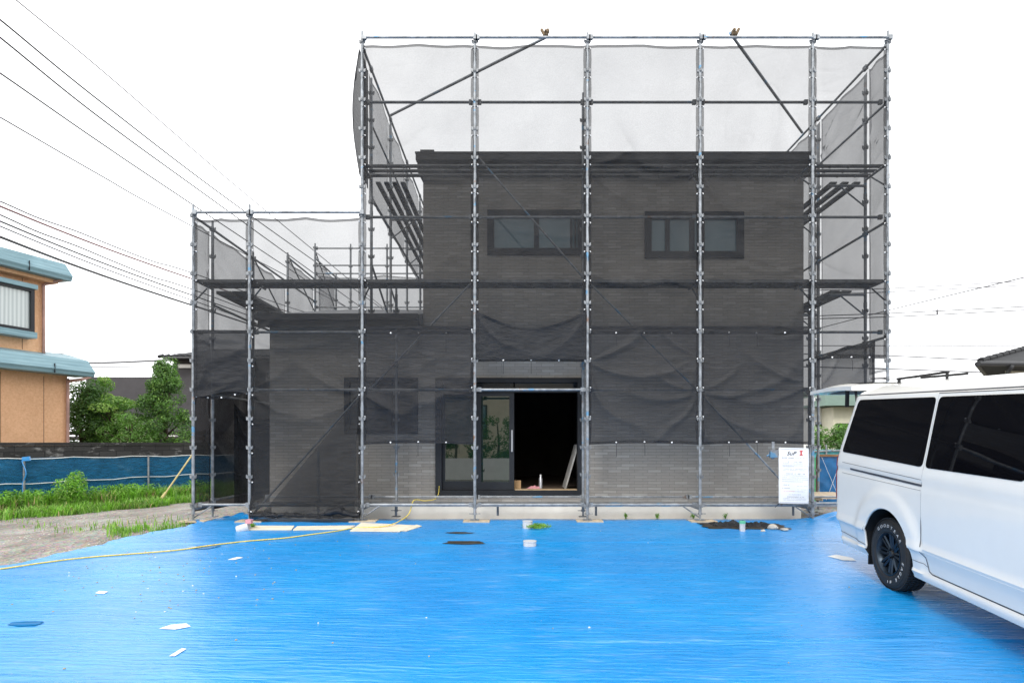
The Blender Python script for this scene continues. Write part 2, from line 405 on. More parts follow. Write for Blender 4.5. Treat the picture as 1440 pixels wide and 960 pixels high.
# tarp on the ground
EDGE = [gp(*p) for p in ((-160, 842), (0, 799), (60, 786), (110, 774), (150, 765), (185, 756), (215, 750), (245, 745), (275, 737))]
EDGE = [(p.x, p.y) for p in EDGE] + [(-5.25, 0.25), (-4.75, 1.15), (-4.4, 3.0)]
def edge_x(y):
    if y <= EDGE[0][1]: return EDGE[0][0]
    for (x0, y0), (x1, y1) in zip(EDGE, EDGE[1:]):
        if y <= y1: return x0 + (x1 - x0) * (y - y0) / max(1e-6, y1 - y0)
    return EDGE[-1][0]
def tz(x, y):
    z = gz(x, y) + 0.010
    z += 0.010 * nz(x * 0.9, y * 2.1, 3.0) + 0.004 * nz(x * 2.2, y * 7.0, 5.0)
    for y0, a0, w0 in ((-1.55, .010, .03), (-4.95, .012, .035), (-3.1, .006, .03)):       # welded seams and fold lines
        yy = y0 + .05 * nz(x * .5, y0) + .03 * x * nz(y0, 2.0)
        z += a0 * math.exp(-((y - yy) / w0) ** 2) * sm(-.2, .3, nz(x * .35, y0 * 3))
    q = math.exp(-((x - 5.45) / 0.62) ** 2 - ((y + 0.02) / 0.33) ** 2)        # bunched-up hump by the right corner
    z += q * (0.15 + 0.10 * nz(x * 5, y * 6, 1.0))
    q2 = math.exp(-((x + 4.55) / 0.5) ** 2 - ((y - 0.75) / 0.3) ** 2)
    z += q2 * (0.10 + 0.08 * nz(x * 6, y * 7, 2.0))
    return z
mb = MB()
NX, NY = 250, 430
def tarp(u, v):
    y = -10.4 + 11.3 * v
    x0 = edge_x(y) + 0.10 * nz(y * 1.8, 4.0) + 0.04 * nz(y * 7, 9.0); x1 = 9.5
    x = x0 + (x1 - x0) * u
    e = 0.025 * (1 - sm(0, 0.012, u)) * (0.6 + nz(y * 5, 2.0))
    return (x, y, tz(x, y) + e)
mb.grid(tarp, NX, NY)
tag(mb.build('ground_sheet', 'tarp', smooth=True, origin=(0, 0, 0)), 'bright blue plastic sheet spread over the yard in front of the house', 'tarp')

def blob(px, py, w, h, seed, lift=0.006, n=48, rough=0.25):   # irregular patch lying on the sheet, size in metres
    c = gp(px, py, 0.01); r = []
    for i in range(n):
        t = 2 * PI * i / n; k = 1 + rough * nz(math.cos(t) * 1.7 + seed, math.sin(t) * 1.7, seed)
        x = c.x + w * k * math.cos(t); y = c.y + h * k * math.sin(t); r.append(V((x, y, tz(x, y) + lift)))
    return c, r
def patch(name, mat, px, py, w, h, seed, rough=0.38, lift=0.006):
    c, r = blob(px, py, w, h, seed, lift, rough=rough)
    mb = MB(); inner = []
    rings = 5
    for k in range(rings, 0, -1):
        for p in r:
            q = V((c.x, c.y, 0)).lerp(V((p.x, p.y, 0)), k / rings); mb.v.append(V((q.x, q.y, tz(q.x, q.y) + lift)))
    mb.v.append(V((c.x, c.y, tz(c.x, c.y) + lift)))
    n = len(r)
    for k in range(rings - 1):
        for i in range(n): mb.f.append((k * n + i, k * n + (i + 1) % n, (k + 1) * n + (i + 1) % n, (k + 1) * n + i)); mb.m.append(0)
    for i in range(n): mb.f.append(((rings - 1) * n + i, (rings - 1) * n + (i + 1) % n, rings * n)); mb.m.append(0)
    return mb.build(name, mat, smooth=True)
for a in (('puddle', 'mud', 654, 763, 0.27, 0.085, 1), ('puddle', 'mud', 645, 749, 0.21, 0.06, 2), ('puddle', 'puddle_blue', 286, 770, 0.20, 0.085, 3), ('puddle', 'puddle_blue', 38, 878, 0.15, 0.05, 4)):
    tag(patch(*a), kind='structure')

# ------------------------------------------------------------------ house
YF = 1.0
house = thing('two_storey_house', 'grey brick clad house under construction standing behind the scaffold', 'house', (0, 1.0, -0.05))
XL, XR, XW = -1.62, 5.10, -4.33
ZT, ZB = 6.0, 0.19
DOOR = (-1.38, 1.155, 0.37, 2.38)
W1, W2, W3 = (-0.465, 1.21, 4.585, 5.34), (2.31, 4.02, 4.53, 5.31), (-2.99, -1.73, 1.435, 2.39)
def wall_with_holes(mb, x0, x1, z0, z1, holes, y0, y1):
    xs = sorted({x0, x1} | {h[0] for h in holes} | {h[1] for h in holes}); zs = sorted({z0, z1} | {h[2] for h in holes} | {h[3] for h in holes})
    inside = lambda x, z: any(h[0] < x < h[1] and h[2] < z < h[3] for h in holes)
    for xa, xb in zip(xs, xs[1:]):
        for za, zb in zip(zs, zs[1:]):
            if inside((xa + xb) / 2, (za + zb) / 2): continue
            for y, rev in ((y0, False), (y1, True)):
                q = [(xa, y, za), (xb, y, za), (xb, y, zb), (xa, y, zb)]
                mb.add(q[::-1] if rev else q, [(0, 1, 2, 3)])
    for h in holes + [(x0, x1, z0, z1)]:
        o = h == (x0, x1, z0, z1)
        a, b, c, d = h
        for p, q in (((a, c), (b, c)), ((b, c), (b, d)), ((b, d), (a, d)), ((a, d), (a, c))):
            f = [(p[0], y0, p[1]), (q[0], y0, q[1]), (q[0], y1, q[1]), (p[0], y1, p[1])]
            mb.add(f[::-1] if o else f, [(0, 1, 2, 3)])
mb = MB(); wall_with_holes(mb, XL, XR, ZB, ZT, [DOOR, W1, W2], YF, YF + 0.15)
front = mb.build('front_wall', 'brick', house)
mb = MB(); wall_with_holes(mb, XW, XL - 0.001, ZB, 3.36, [W3], YF, YF + 0.15); mb.build('front_wall', 'brick', house)
mb = MB(); mb.box((XL, YF + 0.151, ZB), (XL + 0.15, 8.0, ZT)); mb.box((XR - 0.15, YF + 0.151, ZB), (XR, 8.0, ZT)); mb.box((XL, 8.001, ZB), (XR, 8.15, ZT)); mb.build('side_wall', 'brick', house)
mb = MB()
mb.prism([(XW, YF + 0.151, ZB), (XW, 5.6, ZB), (XW, 5.6, 4.48), (XW, YF + 0.151, 3.36)], (0.15, 0, 0)); mb.box((XW + 0.151, 5.45, ZB), (XL - 0.002, 5.6, 4.48)); mb.build('wing_wall', 'brick', house)
mb = MB(); mb.box((XW + 0.02, YF + 0.03, -0.25), (XR - 0.03, YF + 0.2, ZB - 0.012)); mb.box((XW + 0.02, YF + 0.2, -0.25), (XW + 0.2, 5.5, ZB - 0.012)); mb.box((XR - 0.2, YF + 0.2, -0.25), (XR - 0.03, 7.9, ZB - 0.012))
mb.build('foundation', 'concrete', house)
mb = MB(); mb.box((XW, YF - 0.02, ZB - 0.01), (XR, YF + 0.03, ZB - 0.002)); mb.build('base_flashing', 'dark_frame', house)
for xx in (2.0, 3.6, 0.2, -1.7):      # cracks of the form joints are in the concrete: short steel anchors
    pass
# main roof: dark eave block with gutter, low pitch to the back
mb = MB(); mb.prism([(XL - 0.08, 0.86, 5.98), (XL - 0.08, 0.86, 6.25), (XL - 0.08, 8.3, 7.25), (XL - 0.08, 8.3, 6.98)], (XR - XL + 0.14, 0, 0))
rf = mb.build('roof', 'fascia', house)
mb = MB(); mb.box((XL - 0.09, 0.74, 6.13), (XR + 0.06, 0.857, 6.24)); mb.box((XL - 0.10, 0.73, 6.24), (XR + 0.07, 0.86, 6.265)); mb.build('gutter', 'fascia', rf)
mb = MB(); mb.box((XL - 0.02, 0.80, 6.27), (XL + 0.22, 1.2, 6.33)); mb.build('ridge_cap', 'fascia', rf)
# wing roof
mb = MB(); mb.prism([(XW - 0.03, 0.62, 3.24), (XW - 0.03, 0.62, 3.44), (XW - 0.03, 5.9, 4.70), (XW - 0.03, 5.9, 4.50)], (XL - XW + 0.025, 0, 0), 0)
wr = mb.build('wing_roof', 'roof_metal', house)
mb = MB(); mb.box((XW - 0.06, 0.50, 3.33), (XL - 0.01, 0.617, 3.43)); mb.box((XW - 0.03, 0.58, 3.22), (XL - 0.01, 0.618, 3.33)); mb.build('gutter', 'fascia', wr)

def window(hole, cols, glass, depth=0.05, fr=0.06, name='window', handle=False):
    x0, x1, z0, z1 = hole
    mb = MB(); y0, y1 = YF - 0.03, YF + 0.09
    for a in ((x0 - .02, x1 + .02, z0 - .02, z0 + fr), (x0 - .02, x1 + .02, z1 - fr, z1 + .02), (x0 - .02, x0 + fr, z0 + fr + .001, z1 - fr - .001), (x1 - fr, x1 + .02, z0 + fr + .001, z1 - fr - .001)):
        mb.box((a[0], y0, a[2]), (a[1], y1, a[3]))
    xx = x0 + fr
    w = mb.build(name, 'dark_frame', house)
    for c in cols:
        mb = MB(); mb.box((c[0], YF + 0.005, z0 + fr + .001), (c[1], YF + 0.07, z1 - fr - .001)); mb.build('mullion', 'dark_frame', w)
    mb = MB(); mb.box((x0 + fr * .5, YF + 0.03, z0 + fr * .5), (x1 - fr * .5, YF + 0.045, z1 - fr * .5)); mb.build('pane', glass, w)
    return w
def X1(px, y=YF): return (px - CX) * (y + D) / F
window(W1, [(X1(751), X1(758)), (X1(802), X1(805)), (X1(808), X1(810))], 'glass_upper', fr=0.10)
window(W2, [(X1(936), X1(942)), (X1(970), X1(977)), (X1(984), X1(991))], 'glass_upper', fr=0.10)
window(W3, [(X1(545), X1(551))], 'glass_low', fr=0.07)
mb = MB(); mb.box((W3[0] + .08, YF - .005, 1.86), (W3[1] - .08, YF + .02, 1.875)); mb.build('window_bar', 'dark_frame', house)
# big sliding door
x0, x1, z0, z1 = DOOR
mb = MB(); y0, y1 = YF - 0.035, YF + 0.14
mb.box((x0 - .02, y0, z0 - .03), (x1 + .02, y1, z0 + .05)); mb.box((x0 - .02, y0, z1 - .06), (x1 + .02, y1, z1 + .02))
mb.box((x0 - .02, y0, z0 + .051), (x0 + .09, y1, z1 - .061)); mb.box((x1 - .05, y0, z0 + .051), (x1 + .02, y1, z1 - .061))
mb.box((x0 + .091, y0 + .01, z1 - .235), (x1 - .051, y1, z1 - .20))
sd = mb.build('sliding_door', 'dark_frame', house)
def sash(xa, xb, y, fx, ft, fb):
    mb = MB(); za, zb = z0 + .055, z1 - .24
    mb.box((xa, y, za), (xb, y + .04, za + fb)); mb.box((xa, y, zb - ft), (xb, y + .04, zb))
    mb.box((xa, y, za + fb + .001), (xa + fx, y + .04, zb - ft - .001)); mb.box((xb - fx, y, za + fb + .001), (xb, y + .04, zb - ft - .001))
    mb.build('sash_frame', 'dark_frame', sd)
    mb = MB(); mb.box((xa + fx * .6, y + .012, za + fb * .6), (xb - fx * .6, y + .024, zb - ft * .6)); mb.build('pane', 'glass', sd)
sash(x0 + .092, X1(674), YF + .055, .05, .05, .15)
sash(X1(670), X1(723), YF + .005, .085, .06, .14)
mb = MB(); mb.box((X1(719), YF - .03, 1.10), (X1(721), YF + .003, 1.48)); mb.build('handle', 'silver', sd)
mb = MB(); mb.box((x0 + .1, YF + .06, z1 - .195), (X1(722), YF + .07, z1 - .062)); mb.box((X1(724), YF + .06, z1 - .195), (x1 - .06, YF + .07, z1 - .062)); mb.build('transom_pane', 'glass_low', sd)
mb = MB()
for k in range(3): mb.box((x0 + .3, YF + .03, z1 - .18 + .04 * k), (X1(718), YF + .055, z1 - .165 + .04 * k))
mb.build('vent_slat', 'dark_frame', sd)
mb = MB(); mb.box((X1(724), YF - .02, z0 + .052), (x1 - .06, YF + .19, z0 + .062)); mb.build('threshold', 'wood', sd)
# dark room behind the door
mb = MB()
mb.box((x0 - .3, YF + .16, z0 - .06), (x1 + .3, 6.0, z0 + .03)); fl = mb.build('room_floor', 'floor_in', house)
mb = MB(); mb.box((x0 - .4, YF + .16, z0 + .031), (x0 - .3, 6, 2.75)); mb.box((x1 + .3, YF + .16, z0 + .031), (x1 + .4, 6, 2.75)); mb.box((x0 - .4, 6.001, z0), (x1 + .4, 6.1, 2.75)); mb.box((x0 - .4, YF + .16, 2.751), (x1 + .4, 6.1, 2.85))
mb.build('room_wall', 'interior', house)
fz = z0 + .032
# things inside
mb = MB(); b = X1(814, 1.5); c = at(797, 690, 1.5)
mb.obox((1.03, 1.55, fz + .42), (0.115, 0, 0.40), (0, .3, 0), (.012, 0, -.003)); tag(mb.build('leaning_board', 'old_concrete'), 'pale board leaning inside the open doorway', 'board')
mb = MB(); mb.tube([(0.47, 1.35, fz), (0.47, 1.35, fz + .20), (.47, 1.35, fz + .225), (.47, 1.35, fz + .235)], [.035, .035, .022, .02], 14); mb.tube([(.47, 1.35, fz + .236), (.47, 1.35, fz + .275)], .016, 10, 1)
tag(mb.build('spray_can', ['silver', 'white'], smooth=40), 'small silver can standing on the doorway floor', 'can')
mb = MB(); mb.box((-0.01, 1.25, fz), (0.11, 1.45, fz + .17)); tag(mb.build('carton', 'card'), 'small brown carton beside the open sash', 'box')
mb = MB(); mb.grid(lambda u, v: (0.2 + .30 * u, 1.25 + .2 * v, fz + .012 + .07 * max(0, math.sin(PI * u) * math.sin(PI * v)) * (0.7 + 0.8 * nz(u * 6, v * 6))), 18, 14)
tag(mb.build('rag', 'pink', smooth=True), 'crumpled pink and white rag on the doorway floor', 'rag')

# ------------------------------------------------------------------ scaffold
scaf = thing('scaffold', 'grey steel pipe scaffold wrapped round the house', 'scaffold', (0.4, 0, 0))
PX = [-5.14, -4.24, -2.44, -0.64, 1.16, 2.96, 4.76, 5.96]
PITCH = 0.463
def pole(x, y, z0, z1, foot=True, short=0.0):
    mb = MB(); r = .0243
    mb.tube([(x, y, z0 + (.12 if foot else 0)), (x, y, z1 - .12)], r, 12)
    mb.tube([(x, y, z1 - .12), (x, y, z1)], .0185, 10)
    k = 0
    z = .26
    while z < z1 - .05:
        if z > z0 + .05:
            for dx, dy in ((1, 0), (-1, 0), (0, 1), (0, -1)):
                mb.obox((x + dx * .036, y + dy * .036, z - .01), (.010 if dx else .014, 0, 0), (0, .010 if dy else .014, 0), (0, 0, .024), 1)
                mb.obox((x + dx * .050, y + dy * .050, z + .004), (.005 if dx else .005, 0, 0), (0, .005 if dy else .005, 0), (0, 0, .022), 1)
        z += PITCH; k += 1
    zz = z0 + 1.75
    while zz < z1 - .6:                       # joints between lengths of pipe
        mb.tube([(x, y, zz), (x, y, zz + .09)], .0285, 10); zz += 1.85
    p = mb.build('pole', ['steel', 'clamp'], scaf, smooth=40)
    if foot:
        mb = MB(); mb.tube([(x, y, z0 + .008), (x, y, z0 + .15)], .017, 8); mb.box((x - .07, y - .07, z0), (x + .07, y + .07, z0 + .008))
        mb.tube([(x, y, z0 + .09), (x, y, z0 + .12)], .034, 6); mb.tube([(x - .09, y, z0 + .105), (x + .09, y, z0 + .105)], .007, 6)
        mb.build('jack_base', 'clamp', p, smooth=40)
    return p
def pipe(name, p0, p1, r=.0213, heads=True, mat='steel'):
    p0, p1 = V(p0), V(p1); d = (p1 - p0).normalized(); mb = MB(); mb.tube([p0, p1], r, 10)
    if heads:
        a = d.orthogonal().normalized(); b = d.cross(a)
        for p, s in ((p0, 1), (p1, -1)):
            mb.obox(p + d * s * .02, d * .03, V((0, 0, 1)) * .034 if abs(d.z) < .5 else a * .03, d.cross(V((0, 0, 1))).normalized() * .024 if abs(d.z) < .99 else b * .024)
    return mb.build(name, mat, scaf, smooth=40)
TOPZ = 7.80
for i, x in enumerate(PX):
    zt = 5.06 if i < 2 else TOPZ + (.03 if i in (2, 7) else 0)
    pole(x, 0, 0.02, zt)
ROWS = [0.61, 2.18, 3.95, 5.80, 7.60]
for x in PX[:1] + PX[4:5]: pole(x, ROWS[0], 0.0, 5.02 if x < -5 else 7.2)
pole(-2.02, .63, 0, 3.9); pole(5.02, .63, 0, 3.9); pole(-3.35, .63, 0.0, 1.2)
for y, zt in zip(ROWS[1:], (5.0, 5.55, 6.38, 6.1)): pole(PX[0], y, -.05, zt)
for y in ROWS: pole(PX[2], y, 3.35 if y < 1 else 3.5 + .24 * (y - 1), 7.45 if y < 1 else 7.55, foot=False)
for y in ROWS[:3]: pole(PX[7], y, -.05, 7.5)
for x in (-4.24, -3.3, -2.44): pole(x, 5.85, 3.3, 6.38, foot=False)
pole(-4.24, 2.3, 0, 3.3); 
zk = lambda k: .26 + PITCH * k
LY = .088
for i in range(7):
    xa, xb = PX[i], PX[i + 1]
    ks = [0, 6, 10] if i < 2 else [0, 6, 10, 14, 16]
    if i not in (0,): ks.insert(1, 4)
    if i == 6: ks.remove(0); ks.remove(4)
    for k in ks:
        yy = LY if k not in (10, 16) or (k == 10 and i >= 2) else 0.0
        if yy == 0.0: pipe('ledger', (xa + .03, -.045, zk(k) + .03), (xb + .03, -.045, zk(k) + .03))
        else: pipe('ledger', (xa + .05, yy, zk(k)), (xb - .05, yy, zk(k)))
pipe('ledger', (PX[6] + .05, LY, .28), (PX[7] - .05, LY, .28))
# inner row toe rail and low rail
for i in range(1, 7): pipe('rail', (PX[i], .64, .335), (PX[i + 1], .64, .335), .018)
# transoms through the walkway
for i, x in enumerate(PX):
    for k in ([0, 8] if i < 2 else [0, 8, 12]):
        pipe('transom', (x, .03, zk(k) - .10 if k else .20), (x, .60, zk(k) - .10 if k else .20), .0213, False)
        if k:
            zz = zk(k) - .12
            pipe('bracket', (x, .03, zz - .33), (x, .42, zz - .02), .013, False)
# decks
def plank(x0, x1, y0, y1, z, along='x', mat='steel_dark', lip=.05):
    mb = MB(); t = .012
    mb.box((x0, y0, z - t), (x1, y1, z))
    if along == 'x':
        mb.box((x0, y0, z - lip), (x1, y0 + .014, z - t - .001)); mb.box((x0, y1 - .014, z - lip), (x1, y1, z - t - .001))
        k = x0 + .3
        while k < x1 - .1: mb.box((k, y0 + .016, z - .036), (k + .03, y1 - .016, z - t - .001)); k += .3
    else:
        mb.box((x0, y0, z - lip), (x0 + .014, y1, z - t - .001)); mb.box((x1 - .014, y0, z - lip), (x1, y1, z - t - .001))
        k = y0 + .3
        while k < y1 - .1: mb.box((x0 + .016, k, z - .036), (x1 - .016, k + .03, z - t - .001)); k += .3
    return mb.build('deck_plank', mat, scaf)
for i in range(7):
    xa, xb = PX[i] + .03, PX[i + 1] - .03
    for z, gap in ([(3.885, .02)] if i < 2 else [(3.885, .02), (5.735, .06)]):
        w = .19 if gap < .05 else .095
        for q in range(2 if gap < .05 else 3):
            y0 = .07 + q * (w + gap * (.5 if gap < .05 else 1.2))
            plank(xa, xb, y0, y0 + w - .005, z, lip=.05 if gap < .05 else .022)
    if i >= 1: plank(xa, xb, .30, .55, .255, mat='steel')
for a, b in zip([0.06] + ROWS[:3], ROWS[:4]):
    for q in range(2): plank(PX[0] + .05 + q * .27, PX[0] + .30 + q * .27, a + .02 + (0.56 if a < .1 else 0), b - .02 + (.03 if a < .1 else 0), 3.84, 'y') if a > .1 else None
for a, b in zip(ROWS[:4], ROWS[1:]):
    for q in range(4): plank(PX[2] + .07 + q * .14, PX[2] + .15 + q * .14, a + .02, b - .02, 5.70, 'y', lip=.03)
    pipe('ledger', (PX[2], a, 7.60), (PX[2], b, 7.60)); pipe('ledger', (PX[2], a, 5.42), (PX[2], b, 5.42)); pipe('ledger', (PX[2], a, 6.67), (PX[2], b, 6.67), .018)
    pipe('bracket', (PX[2], b, 5.25), (PX[2] + .5, b, 5.64), .013, False); pipe('transom', (PX[2], b, 5.63), (PX[2] + .62, b, 5.63), .0213, False)
    pipe('brace', (PX[2], a, 4.30), (PX[2] + .02, b, 3.55), .018, False)
pipe('ledger', (PX[2], .02, 7.60), (PX[2], .61, 7.60)); pipe('ledger', (PX[0], .02, 4.88), (PX[0], .61, 4.88))
for a, b in zip(ROWS[:3], ROWS[1:4]):
    pipe('ledger', (PX[0], a, 4.88), (PX[0], b, 4.88)); pipe('ledger', (PX[0], a, 3.6), (PX[0], b, 3.6)); pipe('ledger', (PX[0], a, 2.07), (PX[0], b, 2.07)); pipe('ledger', (PX[0], a, .28), (PX[0], b, .28))
    pipe('bracket', (PX[0], b, 3.42), (PX[0] + .5, b, 3.78), .013, False); pipe('transom', (PX[0], b, 3.77), (PX[0] + .62, b, 3.77), .0213, False)
pipe('brace', (PX[0], 3.95, 5.5), (PX[0], 5.8, 4.6), .016, False); pipe('brace', (PX[0], 5.8, 6.2), (PX[0], 7.6, 5.0), .016, False); pipe('brace', (PX[0], 2.18, 4.9), (PX[0], 3.95, 3.9), .016, False)
pipe('ledger', (PX[0], 3.95, 5.45), (PX[0], 5.8, 5.45)); pipe('ledger', (PX[0], 5.8, 6.0), (PX[0], 7.6, 6.0))
for z in (6.27, 5.83, 5.62, 4.75): pipe('ledger', (PX[0], 5.85, z), (XL - .1, 5.85, z), .018)
RY = [0.02] + ROWS[:3]
for a, b in zip(RY, RY[1:]):
    for z in (7.62, 6.70, 4.80, 2.95): pipe('ledger', (PX[7], a, z), (PX[7], b, z))
    if a > .1:
        for z, n_ in ((5.70, 3), (3.85, 2)):
            for q in range(n_): plank(PX[7] - .58 + q * .2, PX[7] - .47 + q * .2 + (.05 if n_ == 2 else 0), a + .02, b - .02, z, 'y', lip=.03)
    for z in (5.62, 3.77):
        pipe('transom', (PX[7] - .62, b, z), (PX[7], b, z), .0213, False); pipe('bracket', (PX[7], b, z - .36), (PX[7] - .42, b, z - .02), .013, False)
plank(PX[7] - .66, PX[7] + .25, .75, 2.1, .30, 'y', 'pad'); 
for x in (-.64, 1.16, 2.96): pass
# diagonal braces
for p0, p1 in (((667, 215), (826, 397)), ((826, 395), (985, 553)), ((985, 553), (1142, 722)), ((667, 393), (510, 558)), ((506, 556), (356, 722))):
    a, b = at(*p0, .095), at(*p1, .095); pipe('brace', a, b, .0165, False)
for p0, p1 in (((-2.42, 2.1, 7.64), (0.52, 0.0, 7.74)), ((5.92, 2.75, 7.64), (3.44, 0.0, 7.80))):
    pipe('brace', p0, p1, .0243, False)
for x, z, s in ((0.50, 7.76, 1), (3.50, 7.77, -1)):
    mb = MB(); mb.tube([(x - .035, -.03, z), (x + .035, -.03, z)], .034, 10); mb.tube([(x - .02 * s, -.03, z - .03), (x - .075 * s, -.01, z + .085)], .0245, 10); mb.obox((x + .02 * s, -.05, z + .03), (.02, 0, .012), (0, .035, 0), (-.008, 0, .02)); mb.tube([(x - .02, -.1, z + .02), (x - .02, .03, z + .02)], .012, 6)
    mb.build('swivel_clamp', 'rust', scaf, smooth=40)
p = at(1087, 634, -.02)
mb = MB(); mb.tube([p + V((0, 0, -.13)), p + V((0, 0, .15))], .024, 10); mb.obox(p + V((0, -.02, -.04)), (.06, 0, 0), (0, .03, 0), (0, 0, .06)); mb.tube([p + V((-.1, 0, -.08)), p + V((.1, 0, .02))], .012, 6)
mb.tube([p + V((0, .0, -.05)), p + V((.55, .02, -.02))], .012, 6); mb.build('stub_pipe', 'steel', scaf, smooth=40)
# kicker struts at the foot
for x, s in ((PX[0], 1), (PX[2], 1), (PX[5], -1), (PX[6], -1)):
    pipe('bracket', (x, .03, .06), (x + .26 * s, .06, .24), .011, False); 
for px in (557, 700, 838, 1115): 
    x = X1(px, .63); pipe('bracket', (x, .62, .02), (x, .62, .22), .02, False)

# pads under the poles
for i, w in enumerate(('under the leftmost pole beside the grass', 'under the second pole where the black sheet gathers', 'under the pole beside the plywood sheets', 'under the pole left of the open doorway', 'under the pole right of the open doorway', 'under the pole by the heap of netting', 'under the pole next to the white notice')):
    x = PX[i]; mb = MB(); z = tz(x, 0) + .0; a = .12 * nz(i * 3.3, 1.0)
    mb.obox((x + .03, 0, .008), (.21, .05 * a, 0), (-.02 * a, .13, 0), (0, 0, .0115))
    tag(mb.build('wooden_pad', 'pad'), 'weathered wooden pad ' + w, 'wooden pad', 'pads under the scaffold poles')

# ------------------------------------------------------------------ nets
def fold_fn(seed, W, H, fans, amp=1.0, drape=0.0):
    rnd = random.Random(seed)
    ph = [rnd.uniform(0, 6.28) for _ in range(8)]
    def f(x, z):               # x from 0..W, z from 0 (top) .. H (down): outward displacement (positive = towards viewer)
        e = sm(0, .16, x) * sm(0, .16, W - x)
        d = .022 * math.sin(PI * x / W) * e
        d += .030 * nz(x * 1.1 + seed, z * .7, seed * 1.7) * e
        d += .012 * nz(x * 2.6 + seed, z * 2.2, seed * .7) * e
        d += .010 * math.sin(11 * x + 1.6 * z + ph[0] + 2.5 * nz(x, z, seed)) * e * sm(-.1, .5, nz(x * .6, z * .5, seed + 9))
        for fx, fz, k, a, reach, dirx, dirz in fans:
            dx, dz = x - fx, z - fz; r = math.hypot(dx, dz) + 1e-4
            ca = (dx * dirx + dz * dirz) / r
            if ca < .1: continue
            th = math.atan2(dz, dx) + .38 * r * (1 if fx < W / 2 else -1)          # the pull lines sag as they leave the tie
            w = math.exp(-(r / reach) ** 1.6) * sm(.05, .22, r) * sm(.1, .6, ca)
            rg = (1 - abs(math.sin(k * (.30 + .16 * math.sin(ph[1] + 9 * fz)) * th + ph[2] + fz * 3 + .5 * nz(x * 1.5, z * 1.5, seed)))) ** 2.6      # sharp pull lines fanning from a tie
            d += (1.5 if H > 4 else .85) * a * (1.5 * rg - .35) * w * sm(0, .05, x) * sm(0, .05, W - x)
        cr = max(0.0, 1 - abs(nz(x * .9 + seed, z * 2.6 + .5 * x, seed + 3)) * 9)
        d += .012 * cr * cr * e * sm(0, .4, nz(x * .7, z * .6, seed + 21))
        cr = max(0.0, 1 - abs(nz(x * 2.2 + 1.4 * z, z * .8 - .6 * x, seed + 5)) * 8)
        d += .010 * cr * cr * e * sm(0, .4, nz(x * .8, z * .5, seed + 27))
        return max(d * amp * 1.0, -.018)
    return f
TIES = {}
for sd_ in (0, 1, 2):                          # a pale eyelet with its dark cord, three lengths of loose end
    for k in range(3):
        mb = MB(); mb.tube([(0, .004, 0), (0, -.006, 0)], .0125, 8, 0); q = (-1, 1, 0)[sd_]
        if sd_ < 2: mb.tube([(0, -.006, 0), (q * .03, -.02, -.01), (q * .055, -.012, 0)], .0045, 5, 1)
        if k: mb.tube([(0, -.008, 0), (q * .03, -.03, -.09), (q * .02, -.03, -.12 - .1 * k)], .0035, 5, 1)
        o = mb.build('tie', ['cord', 'black_cord'], local=True); TIES[(sd_, k)] = o.data; bpy.data.objects.remove(o)
def net(label, P, ux, uz, nrm, W, H, seed, fans=(), mat='net', group=None, res=.03, ties=True, tie_sides=(0, 1), scallop=0.0, hem=True, amp=1.0, bottom=None, top=None, name='mesh_sheet', cat='mesh sheet', bias=0.0, belly=None, extra=None):
    """sheet hung from P: ux across, uz down, nrm towards the viewer"""
    P, ux, uz, nrm = V(P), V(ux), V(uz), V(nrm)
    f = fold_fn(seed, W, H, fans, amp)
    def pos(x, z, lift=0.0):
        s = z / H
        zt = top(x) if top else scallop * (abs(math.sin(PI * x / W * 2)) ** .8 * (.6 + .8 * abs(nz(x * 1.3, seed)))) * (1 - s)
        zb = bottom(x) if bottom else 0.0
        zz = zt + (H + zb - zt) * s if (top or bottom) else z + zt
        d = f(x, z) + bias + lift
        xi = x
        pull = .006 * (1 - abs(math.cos(PI * z / PITCH))) * (1 - sm(0, .25, min(x, W - x)))
        xi += pull if x < W / 2 else -pull
        if belly: d += belly(x, z)
        return P + ux * xi + uz * zz + nrm * d
    mb = MB()
    nu, nv = max(4, int(W / res)), max(4, int(H / res))
    mb.grid(lambda u, v: pos(u * W, v * H), nu, nv)
    if hem:
        hw = .045
        mb.grid(lambda u, v: pos(u * W, H - hw * v - .002, .004), nu, 1); mb.grid(lambda u, v: pos(u * W, hw * v + .002, .004), nu, 1)
        for sd_ in tie_sides: mb.grid(lambda u, v: pos(hw * u + .002 if sd_ == 0 else W - hw * u - .002, hw + (H - 2 * hw) * v, .004), 1, nv)
    root = mb.build(name, mat, smooth=True)
    tag(root, label, cat, group or 'mesh sheets tied round the scaffold')
    if extra: extra(root, pos)
    if ties:
        z = .06; rnd = random.Random(seed)
        def tie(c, sd_):
            o = bpy.data.objects.new('tie', TIES[(sd_, rnd.choice((0, 0, 1, 2)))]); COL.objects.link(o)
            o.parent = root; o.location = c - OFF[root]; OFF[o] = OFF[root]
        while z < H:
            for sd_ in tie_sides: tie(pos(.030 if sd_ == 0 else W - .030, z, .012), sd_)
            z += PITCH
        for k in range(1, 4): tie(pos(W * k / 4, H - .02, .012), 2)
    return root
UX, UZ, NF = (1, 0, 0), (0, 0, -1), (0, -1, 0)
G = .014
def bay(i): return PX[i] + G, PX[i + 1] - PX[i] - 2 * G
pole_name = ['', '', '', '', '', '', '', '']
NY0 = 0.012
TOP = 7.61
